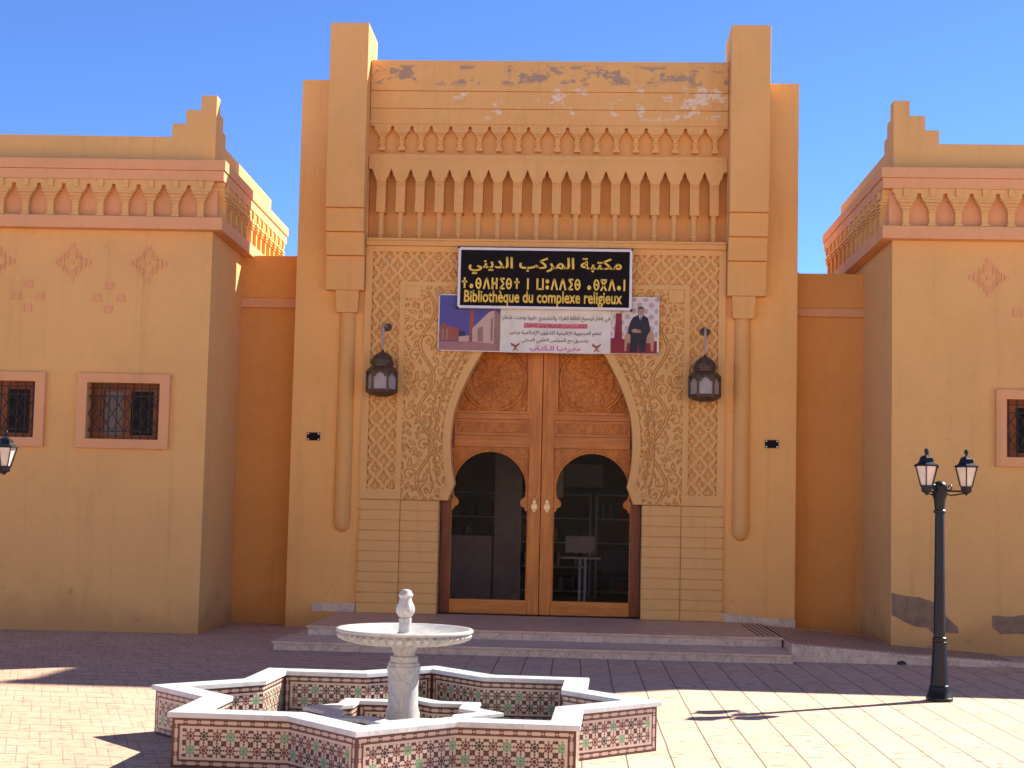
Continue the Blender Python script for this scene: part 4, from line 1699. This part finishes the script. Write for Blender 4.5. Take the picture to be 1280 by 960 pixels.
bprism('print_shape', [(60, 530), (72, 530), (72, 585), (60, 585)], m_pr3, 6, r1)
bprism('print_shape', [(82, 525), (92, 525), (92, 585), (82, 585)], m_pr3, 6, r1)
bprism('print_shape', [(318, 470), (330, 462), (330, 585), (318, 583)], m_pr3, 6, r1)
r2_ = bprism('seated_man_picture', [(948, 350), (1196, 350), (1190, 640), (948, 640)], m_portrait, 1)
bprism('print_shape', [(948, 560), (1190, 575), (1190, 640), (948, 640)], m_flag, 2, r2_)
bprism('print_shape', [(975, 430), (1005, 430), (1008, 590), (965, 590)], m_flag, 3, r2_)
bprism('print_shape', [(1022, 545), (1032, 525), (1165, 525), (1176, 545), (1172, 628), (1160, 628), (1155, 585), (1036, 585), (1030, 628), (1020, 628)], m_tan, 4, r2_)
bprism('print_shape', [(1048, 480), (1062, 452), (1090, 440), (1118, 440), (1142, 455), (1156, 520), (1140, 545), (1136, 562), (1130, 632), (1098, 632), (1096, 580), (1086, 632), (1050, 632), (1052, 545), (1036, 530)], m_suit, 5, r2_)
bprism('print_shape', [(1094, 442), (1102, 470), (1112, 442)], m_white, 6, r2_)
bprism('print_shape', [(1100, 446), (1103, 475), (1107, 446)], m_suit, 7, r2_)
bprism('print_shape', [(1104 + 17 * math.cos(a), 420 + 24 * math.sin(a)) for a in np.linspace(0, 2 * math.pi, 20, endpoint=False)], m_skin, 6, r2_)
bprism('print_shape', [(1087, 412), (1089, 402), (1098, 396), (1110, 396), (1119, 402), (1121, 412), (1116, 406), (1092, 406)], m_suit, 7, r2_)
bprism('print_shape', [(1056, 518), (1074, 510), (1106, 520), (1108, 530), (1085, 532), (1060, 528)], m_skin, 7, r2_)
bprism('print_shape', [(492, 488), (826, 488), (826, 514), (492, 514)], m_rose, 1)
yt = -0.0058


def bt(s, x0, x1, z0, z1, mat, bold=0.014):
    text_mesh(arabic(s), bX(x0), bX(x1), bZ(z1), bZ(z0), yt, mat, 'lettering', bn, bold=bold, extrude=0, words=len(s.split()))


bt('في إطار ترسيخ ثقافة القراءة والتشجيع عليها وتحت شعار:'.replace('ء', ''), 375, 945, 448, 480, m_darktxt)
bt('الكتاب معين المعرفة ونور العقول', 496, 822, 490, 514, m_flag)
bt('تنظم المندوبية الإقليمية للشؤون الإسلامية بتنغير', 415, 900, 527, 556, m_darktxt)
bt('بتنسيق مع المجلس العلمي المحلي', 482, 832, 566, 594, m_darktxt)
bt('معـرضـا للـكتـاب', 524, 790, 604, 638, m_magenta, 0.02)
for cx_ in (450, 876):                                        # small open-book stands
    b = MB()
    pr_ = lambda pts: [(bX(cx_ + p[0]), bZ(610 + p[1])) for p in pts]
    b.prism(pr_([(-26, -20), (0, -6), (24, -20), (20, -8), (2, 6), (-22, -4)]), -0.0062, -0.0052)
    b.prism(pr_([(-16, 24), (-8, 24), (14, -4), (6, -4)]), -0.0068, -0.0058)
    b.prism(pr_([(8, 24), (16, 24), (-8, -4), (-14, -4)]), -0.0074, -0.0064)
    b.build('book_stand_print', m_pr1, bn)
for cx_, cz_ in ((44, 350), (1196, 350), (44, 638), (1196, 638)):
    b = MB(); b.box(bX(cx_) - 0.018, bX(cx_) + 0.018, -0.012, 0.084, bZ(cz_) - 0.018, bZ(cz_) + 0.018)
    b.build('fixing', m_frostgrey, bn)

def ripple(o):
    me = o.data
    if o.name.split('.')[0] != 'fixing':
        bm = bmesh.new()
        bm.from_mesh(me)
        bmesh.ops.triangulate(bm, faces=bm.faces)
        for _ in range(6):
            lg = [e for e in bm.edges if e.calc_length() > 0.10]
            if not lg:
                break
            bmesh.ops.subdivide_edges(bm, edges=lg, cuts=1)
            bmesh.ops.triangulate(bm, faces=bm.faces)
        for v in bm.verts:
            x, z = v.co.x, v.co.z
            sag = max(0.0, 1 - (x / 1.5) ** 2)
            v.co.y += 0.016 * math.sin(x * 7.5 + z * 5.0) * sag + 0.009 * math.sin(z * 17 + x * 3.0) * sag - 0.012 * sag
            v.co.z -= 0.010 * sag
        bm.to_mesh(me)
        bm.free()
    for c in o.children:
        ripple(c)


for c in list(bn.children):
    ripple(c)

# ================================================================== wall lanterns
def make_wall_lantern(x, z, label):
    t = thing('wall_lantern', label, 'lantern', (x, -0.268, z), 0, 'lanterns hanging either side of the arch')
    t.scale = (1.26, 1.26, 1.0)
    n = 6
    st_ = 0.0
    b = MB()
    b.lathe([(0.03, 0.0), (0.10, 0.012), (0.165, 0.055), (0.172, 0.075), (0.150, 0.078)], (0, 0, 0), n, start=st_)
    b.build('lantern_base', m_bronze, t)
    b = MB()
    b.lathe([(0.150, 0.078), (0.150, 0.318)], (0, 0, 0), n, start=st_)
    b.build('lantern_glass', m_frostgrey, t)
    b = MB()
    for i in range(n):
        a = st_ + i * math.pi / 3
        x_, y_ = 0.160 * math.cos(a), 0.160 * math.sin(a)
        b.tube([(x_, y_, 0.07), (x_, y_, 0.33)], 0.0125, 6)
        a2 = a + math.pi / 3
        p0, p1 = Vector((x_, y_, 0)), Vector((0.160 * math.cos(a2), 0.160 * math.sin(a2), 0))
        for k0, k1, zlow in ((0.0, 0.25, 0.26), (0.75, 1.0, 0.26), (0.25, 0.4, 0.29), (0.6, 0.75, 0.29)):
            q0, q1 = p0.lerp(p1, k0), p0.lerp(p1, k1)
            b.add([(q0.x, q0.y, zlow), (q1.x, q1.y, zlow), (q1.x, q1.y, 0.33), (q0.x, q0.y, 0.33)], [(0, 1, 2, 3)])
        b.tube([(p0.x, p0.y, 0.322), (p1.x, p1.y, 0.322)], 0.012, 6)
        b.tube([(p0.x, p0.y, 0.082), (p1.x, p1.y, 0.082)], 0.012, 6)
    b.build('lantern_cage', m_bronze, t)
    b = MB()
    b.lathe([(0.168, 0.318), (0.172, 0.335), (0.145, 0.372), (0.118, 0.395), (0.112, 0.40), (0.112, 0.43), (0.118, 0.436)], (0, 0, 0), n, start=st_)
    b.lathe([(0.116, 0.434), (0.118, 0.455), (0.112, 0.495), (0.094, 0.535), (0.064, 0.568), (0.03, 0.590), (0.014, 0.605), (0.014, 0.622), (0.004, 0.63)], (0, 0, 0), 20)
    b.build('lantern_dome', m_bronze, t)
    b = MB()
    zt = 0.985
    b.tube([(0, 0, 0.622), (0, 0, 0.70)], 0.010, 8)
    b.tube([(0, 0, 0.695), (0, 0, 0.93)], 0.014, 8)
    b.tube([(0, 0.0, 0.92), (0.004, -0.005, 0.955), (0.006, 0.05, 0.985), (0.01, 0.14, 0.985), (0.012, 0.19, 0.955)], 0.014, 8)
    b.build('hanger', m_frostgrey, t)
    b = MB()
    b.lathe([(0.055, 0), (0.055, 0.012), (0.03, 0.02)], (0, 0, 0), 16)
    b2 = MB(); b2.add([(0.012 + p[0], 0.192 - p[2], 0.955 + p[1]) for p in b.v], b.f)
    b2.build('wall_rose', m_bronze, t)


make_wall_lantern(-2.312, 3.075, 'bronze Moroccan wall lantern hanging left of the carved arch')
make_wall_lantern(1.948, 3.085, 'bronze Moroccan wall lantern hanging right of the carved arch')

# ================================================================== small black wall plates
for x, z, lab in ((-3.25, 2.543, 'small black plate on the ochre wall, left of the half column near the left wing'),
                  (2.864, 2.563, 'small black plate on the ochre wall, right of the half column near the right wing')):
    t = thing('wall_plate', lab, 'plate', (x, -0.002, z), 0, 'small black plates on the entrance block')
    b = MB(); b.box(-0.088, 0.088, -0.014, 0.0, -0.053, 0.053)
    b.build('plate', m_signblack, t)
    for ax in (-1, 1):
        for az in (-1, 1):
            b = MB(); b.box(ax * 0.070 - 0.009, ax * 0.070 + 0.009, -0.018, -0.012, az * 0.037 - 0.009, az * 0.037 + 0.009)
            b.build('screw', m_white, t)

# ================================================================== fountain
FX, FY, FA = -0.852, -9.129, -0.0286
ft = thing('fountain', 'star-shaped mosaic fountain with white coping and a marble bowl on a pedestal', 'fountain', (FX, FY, 0), FA)


def star(Rt, n=8, rot=0.0):
    k = math.cos(math.pi / 4) / math.cos(math.pi / 8)
    pts = []
    for i in range(n):
        a = rot + i * 2 * math.pi / n
        pts.append((Rt * math.cos(a), Rt * math.sin(a)))
        pts.append((Rt * k * math.cos(a + math.pi / n), Rt * k * math.sin(a + math.pi / n)))
    return pts


# distance between parallel star edges scales the tip radius by 1/sin(45deg)
def tip(R0, off): return R0 - off / math.sin(math.pi / 4)


def tiled_wall(poly, z0, z1, outward, name, parent):
    """vertical faces with wall-local UVs for the mosaic"""
    n = len(poly)
    V, F, UA, UB = [], [], [], []
    for i in range(n):
        p, q = poly[i], poly[(i + 1) % n]
        L = math.hypot(q[0] - p[0], q[1] - p[1])
        o = len(V)
        V += [(p[0], p[1], z0), (q[0], q[1], z0), (q[0], q[1], z1), (p[0], p[1], z1)]
        F.append((o, o + 1, o + 2, o + 3) if outward else (o + 3, o + 2, o + 1, o))
        ua = [(0, 0), (L, 0), (L, z1 - z0), (0, z1 - z0)]
        # borders only at the tips: let the pattern run through the notches
        a_tip = (i % 2 == 0)
        ub = [((9 if a_tip else L + 0.0), z1 - z0), ((9 if a_tip else 0), z1 - z0), ((9 if a_tip else 0), 0), ((9 if a_tip else L), 0)]
        if not a_tip:
            ua = [(u + 1.0 * 0, v) for u, v in ua]
            ua = [(L + u, v) for u, v in ua]
        if not outward:
            ua, ub = ua[::-1], ub[::-1]
        UA += ua
        UB += ub
    me = bpy.data.meshes.new(name)
    me.from_pydata(V, [], F)
    la = me.uv_layers.new(name='from_start')
    lb = me.uv_layers.new(name='from_end')
    for i, (a_, b_) in enumerate(zip(UA, UB)):
        la.data[i].uv = a_
        lb.data[i].uv = b_
    me.materials.append(m_zellige)
    o = bpy.data.objects.new(name, me)
    COL.objects.link(o)
    o.parent = parent
    return o


RT = 1.775
ZR = 0.335
tiled_wall(star(tip(RT, 0.024)), 0.0, ZR - 0.033, True, 'mosaic_outer_wall', ft)
tiled_wall(star(tip(RT, 0.165)), 0.0, ZR - 0.033, False, 'mosaic_inner_wall', ft)
b = MB(); b.ring(star(RT), star(tip(RT, 0.185)), ZR - 0.033, ZR)
b.build('coping', m_coping, ft, bevel=0.004)
b = MB(); b.slab(star(tip(RT, 0.166)), 0.004, 0.03)
b.build('basin_floor', m_water, ft)
R2 = 0.70
tiled_wall(star(tip(R2, 0.02)), 0.03, 0.195, True, 'mosaic_inner_star', ft)
tiled_wall(star(tip(R2, 0.115)), 0.03, 0.195, False, 'mosaic_inner_star', ft)
b = MB(); b.ring(star(R2), star(tip(R2, 0.125)), 0.195, 0.222)
b.build('inner_coping', m_coping, ft, bevel=0.004)
b = MB()
b.lathe([(0.118, 0.03), (0.118, 0.20), (0.105, 0.24), (0.103, 0.38), (0.108, 0.46), (0.117, 0.505), (0.117, 0.518), (0.108, 0.524), (0.110, 0.540),
         (0.096, 0.548), (0.094, 0.575), (0.096, 0.585), (0.074, 0.592), (0.072, 0.60), (0.083, 0.625), (0.091, 0.66), (0.096, 0.70), (0.06, 0.71)], (0, 0, 0), 32)
b.build('pedestal', m_marble, ft, smooth=True)
b = MB()
LOB = 46
prof = [(0.06, 0.672), (0.20, 0.668), (0.32, 0.674), (0.40, 0.692), (0.44, 0.712), (0.452, 0.732), (0.440, 0.746), (0.456, 0.750), (0.474, 0.758),
        (0.476, 0.768), (0.468, 0.776), (0.452, 0.778), (0.440, 0.772), (0.40, 0.748), (0.30, 0.722), (0.12, 0.712), (0.04, 0.712)]
amp = {1: 0.03, 2: 0.06, 3: 0.085, 4: 0.09, 5: 0.07}
b.lathe(prof, (0, 0, 0), LOB * 6, mod=lambda k, a: 1 + amp.get(k, 0) * (abs(math.cos(a * LOB / 2)) - 0.5))
b.build('bowl', m_marble, ft, smooth=True)
b = MB()
b.lathe([(0.058, 0.712), (0.058, 0.74), (0.046, 0.75), (0.042, 0.80), (0.046, 0.842), (0.036, 0.85), (0.050, 0.862), (0.064, 0.885), (0.067, 0.905), (0.060, 0.935),
         (0.044, 0.965), (0.040, 0.985), (0.050, 0.998), (0.053, 1.006), (0.046, 1.014), (0.042, 1.022), (0.036, 1.035), (0.02, 1.043), (0.002, 1.045)], (0, 0, 0), 28,
        mod=lambda k, a: 1 + (0.035 * math.cos(8 * a + 0.25 * k) if 6 <= k <= 10 else 0))
b.build('finial', m_marble, ft, smooth=True)


# ================================================================== three-armed garden lamps
def make_lamp(loc, label):
    t = thing('garden_lamp', label, 'street lamp', loc, 0, 'black three-armed garden lamps')
    b = MB()
    b.lathe([(0.118, 0.002), (0.118, 0.03), (0.110, 0.038), (0.104, 0.062), (0.100, 0.066), (0.090, 0.115), (0.086, 0.135), (0.080, 0.14), (0.070, 0.30), (0.060, 0.50),
             (0.064, 0.505), (0.064, 0.52), (0.058, 0.524), (0.062, 0.545), (0.062, 0.558), (0.054, 0.565)], (0, 0, 0), 20)
    b.build('base', m_black, t, smooth=True)
    b = MB()
    b.lathe([(0.052, 0.562), (0.050, 0.9), (0.042, 1.60), (0.041, 1.665), (0.054, 1.672), (0.054, 1.69), (0.044, 1.70), (0.046, 1.72), (0.055, 1.80), (0.060, 1.815)], (0, 0, 0), 12)
    b.build('post', m_black, t)
    b = MB()
    b.lathe([(0.058, 1.812), (0.066, 1.83), (0.066, 1.90), (0.062, 1.92), (0.045, 1.945), (0.018, 1.957), (0.002, 1.96)], (0, 0, 0), 16)
    b.build('hub', m_black, t, smooth=True)
    for ang in (-14, 106, 226):
        ca, sa = math.cos(R(ang)), math.sin(R(ang))
        P = lambda r, z: (r * ca, r * sa, z)
        b = MB()
        b.tube([P(0.05, 1.868), P(0.235, 1.868)], 0.009, 8)
        b.tube([P(0.055, 1.85), P(0.09, 1.83), P(0.13, 1.832), P(0.18, 1.845), P(0.225, 1.852)], 0.007, 6)
        sp_ = [P(0.085 + 0.028 * math.cos(q) * (1 - 0.07 * i), 1.905 + 0.030 * math.sin(q) * (1 - 0.07 * i)) for i, q in enumerate(np.linspace(-2.2, 4.2, 12))]
        b.tube([P(0.06, 1.885)] + sp_, 0.006, 6)
        arm = b.build('arm', m_black, t, smooth=True)
        cx_, cy_ = 0.228 * ca, 0.228 * sa
        st_ = R(ang) + R(30)
        c_ = (cx_, cy_, 0)
        b = MB()
        b.lathe([(0.012, 1.832), (0.018, 1.845), (0.026, 1.852), (0.050, 1.862), (0.054, 1.90), (0.060, 1.912)], c_, 6, start=st_)
        b.lathe([(0.112, 2.082), (0.122, 2.086), (0.118, 2.094), (0.086, 2.108), (0.074, 2.122), (0.064, 2.155), (0.056, 2.162), (0.050, 2.168), (0.040, 2.174), (0.014, 2.184)], c_, 6, start=st_)
        b.lathe([(0.012, 2.182), (0.010, 2.195), (0.019, 2.212), (0.020, 2.226), (0.014, 2.238), (0.004, 2.243)], c_, 10)
        for i in range(6):
            a = st_ + i * math.pi / 3
            b.tube([(cx_ + 0.058 * math.cos(a), cy_ + 0.058 * math.sin(a), 1.908), (cx_ + 0.106 * math.cos(a), cy_ + 0.106 * math.sin(a), 2.086)], 0.0055, 6)
        la = b.build('lantern', m_black, t)
        b = MB()
        b.lathe([(0.050, 1.912), (0.098, 2.080)], c_, 6, start=st_)
        b.build('lantern_glass', m_frost, la)
    return t


lamp = make_lamp((3.575, -5.99, 0), 'black three-armed garden lamp standing whole on the right of the square')
l2 = copy_tree(lamp)
l2.location = (-5.215, -6.0, 0)
l2.rotation_euler.z = R(4)
l2['label'] = 'black garden lamp at the left edge, only one lantern in the picture'

# ================================================================== library furniture seen through the glass
BOOKC = [plain('book_cloth_' + n_, c_, 0.6) for n_, c_ in (('navy', (0.03, 0.04, 0.12)), ('maroon', (0.18, 0.03, 0.03)), ('green', (0.03, 0.10, 0.05)),
         ('cream', (0.5, 0.42, 0.3)), ('brown', (0.14, 0.07, 0.04)), ('grey', (0.25, 0.25, 0.27)))]


def make_shelf(x, y, w_, label):
    t = thing('bookshelf', label, 'bookshelf', (x, y, 0.208), 0, 'grey metal bookshelves inside the library')
    H_ = 1.72
    for s in (-1, 1):
        b = MB(); b.box(s * w_ / 2 - 0.018, s * w_ / 2 + 0.018, -0.17, 0.17, 0, H_)
        b.build('side_panel', m_shelf, t)
    for i in range(5):
        z = 0.08 + i * 0.40
        b = MB(); b.box(-w_ / 2 + 0.019, w_ / 2 - 0.019, -0.168, 0.168, z, z + 0.022)
        b.build('shelf', m_shelf, t)
    b = MB(); b.box(-w_ / 2 + 0.019, w_ / 2 - 0.019, 0.155, 0.168, 0.104, 0.44)
    b.build('back_panel', m_dark, t)
    return t


protos = []
for i, mt in enumerate(BOOKC):
    b = MB()
    hh, tt = 0.22 + 0.02 * (i % 3), 0.030 + 0.006 * (i % 4)
    b.box(-tt / 2, tt / 2, -0.08, -0.074, 0, hh)
    b.box(-tt / 2, -tt / 2 + 0.003, -0.074, 0.08, 0, hh)
    b.box(tt / 2 - 0.003, tt / 2, -0.074, 0.08, 0, hh)
    b.box(-tt / 2 + 0.0032, tt / 2 - 0.0032, -0.073, 0.076, 0.004, hh - 0.004)
    protos.append((b, hh, tt, mt))
book_src = {}
rb = random.Random(3)
CN = ['navy', 'maroon', 'green', 'cream', 'brown', 'grey']


def put_book(x, y, z, k):
    lab = CN[k] + ' book standing in a row on a library shelf'
    if k not in book_src:
        o = protos[k][0].build('book', protos[k][3])
        book_src[k] = o
    else:
        o = book_src[k].copy()
        COL.objects.link(o)
    o.location = (x, y, z)
    tag(o, lab, 'book', CN[k] + ' books on the library shelves')


shelves = [(-2.55, 4.6, 1.25, 'grey bookshelf left of the pillar, behind the left door leaf'),
           (-0.10, 4.9, 1.25, 'grey bookshelf just right of the pillar, behind the door handles'),
           (1.25, 4.9, 1.25, 'grey bookshelf behind the right door leaf, farthest right of the row')]
shelves[0] = (-1.62, 4.6, 1.20, shelves[0][3])
for x, y, w_, lab in shelves:
    make_shelf(x, y, w_, lab)
    for i in range(5):
        z = 0.208 + 0.08 + i * 0.40 + 0.0225
        xx = x - w_ / 2 + 0.05
        if i == 4:
            continue
        while xx < x + w_ / 2 - 0.06:
            k = rb.choice((0, 0, 1, 2, 3, 4, 5, 0, 4))
            if rb.random() < 0.16:
                xx += rb.uniform(0.08, 0.22)
                continue
            tt = protos[k][2]
            put_book(xx + tt / 2, y - 0.05, z, k)
            xx += tt + 0.004 + rb.random() * 0.012
tb = thing('reading_table', 'pale reading table on metal legs seen through the right door glass', 'table', (0.42, 2.3, 0.208))
b = MB(); b.box(-0.34, 0.42, -0.35, 0.35, 0.715, 0.745)
b.build('tabletop', m_table, tb, bevel=0.004)
for lx in (-0.06, 0.02):
    b = MB(); b.box(lx - 0.018, lx + 0.018, -0.28, -0.24, 0.0, 0.714)
    b.build('leg', m_shelf, tb)
for lx in (-0.06, 0.02):
    b = MB(); b.box(lx - 0.018, lx + 0.018, 0.24, 0.28, 0.0, 0.714)
    b.build('leg', m_shelf, tb)
tb2 = thing('reading_table', 'second pale reading table at the right edge of the door glass', 'table', (1.28, 2.35, 0.208))
b = MB(); b.box(-0.34, 0.5, -0.35, 0.35, 0.69, 0.72)
b.build('tabletop', m_table, tb2, bevel=0.004)
for lx in (0.30, 0.42):
    b = MB(); b.box(lx - 0.018, lx + 0.018, -0.28, -0.24, 0.0, 0.689)
    b.build('leg', m_shelf, tb2)
mo = thing('monitor', 'dark computer monitor on the reading table behind the glass', 'monitor', (0.36, 2.3, 0.954))
b = MB(); b.box(-0.22, 0.22, -0.02, 0.02, 0.05, 0.30)
b.build('screen', m_frostgrey, mo, bevel=0.005)
b = MB(); b.box(-0.1, 0.1, -0.08, 0.08, 0.0, 0.012); b.box(-0.03, 0.03, 0.0, 0.03, 0.012, 0.1)
b.build('stand', m_dark, mo)
ch = thing('chair', 'dark padded chair between the two reading tables', 'chair', (0.90, 2.05, 0.208))
b = MB(); b.box(-0.23, 0.23, -0.22, 0.22, 0.42, 0.47)
b.build('seat', m_dark, ch, bevel=0.02)
b = MB(); b.prism([(-0.23, 0.55), (0.23, 0.55), (0.24, 0.80), (0.17, 0.88), (-0.17, 0.88), (-0.24, 0.80)], -0.23, -0.19)
b.build('backrest', m_dark, ch, bevel=0.012)
for lx in (-0.2, 0.2):
    for ly in (-0.2, 0.2):
        b = MB(); b.tube([(lx, ly, 0), (lx, ly, 0.42 if ly > 0 else 0.60)], 0.012, 8)
        b.build('leg', m_black, ch)
cn = thing('reception_counter', 'plain brown-grey counter front low in the left door glass', 'counter', (-1.15, 2.0, 0.208))
b = MB(); b.box(-0.55, 0.21, 0.0, 0.5, 0.0, 1.02)
b.build('front', m_inwall, cn)
b = MB(); b.box(-0.57, 0.22, -0.02, 0.52, 1.021, 1.05)
b.build('top', m_dark, cn, bevel=0.004)
po = thing('notice_sheet', 'cream paper notice on the inside wall near the door handles', 'notice', (-0.02, 3.0, 2.08))
b = MB(); b.box(-0.11, 0.11, -0.006, 0.0, -0.26, 0.26)
b.build('paper', m_pale, po)
b = MB(); b.box(-0.12, 0.12, 0.001, 0.012, -0.27, 0.27); b.box(-0.012, 0.012, 0.001, 0.012, 0.27, 0.52)
b.build('hanging_board', m_dark, po)
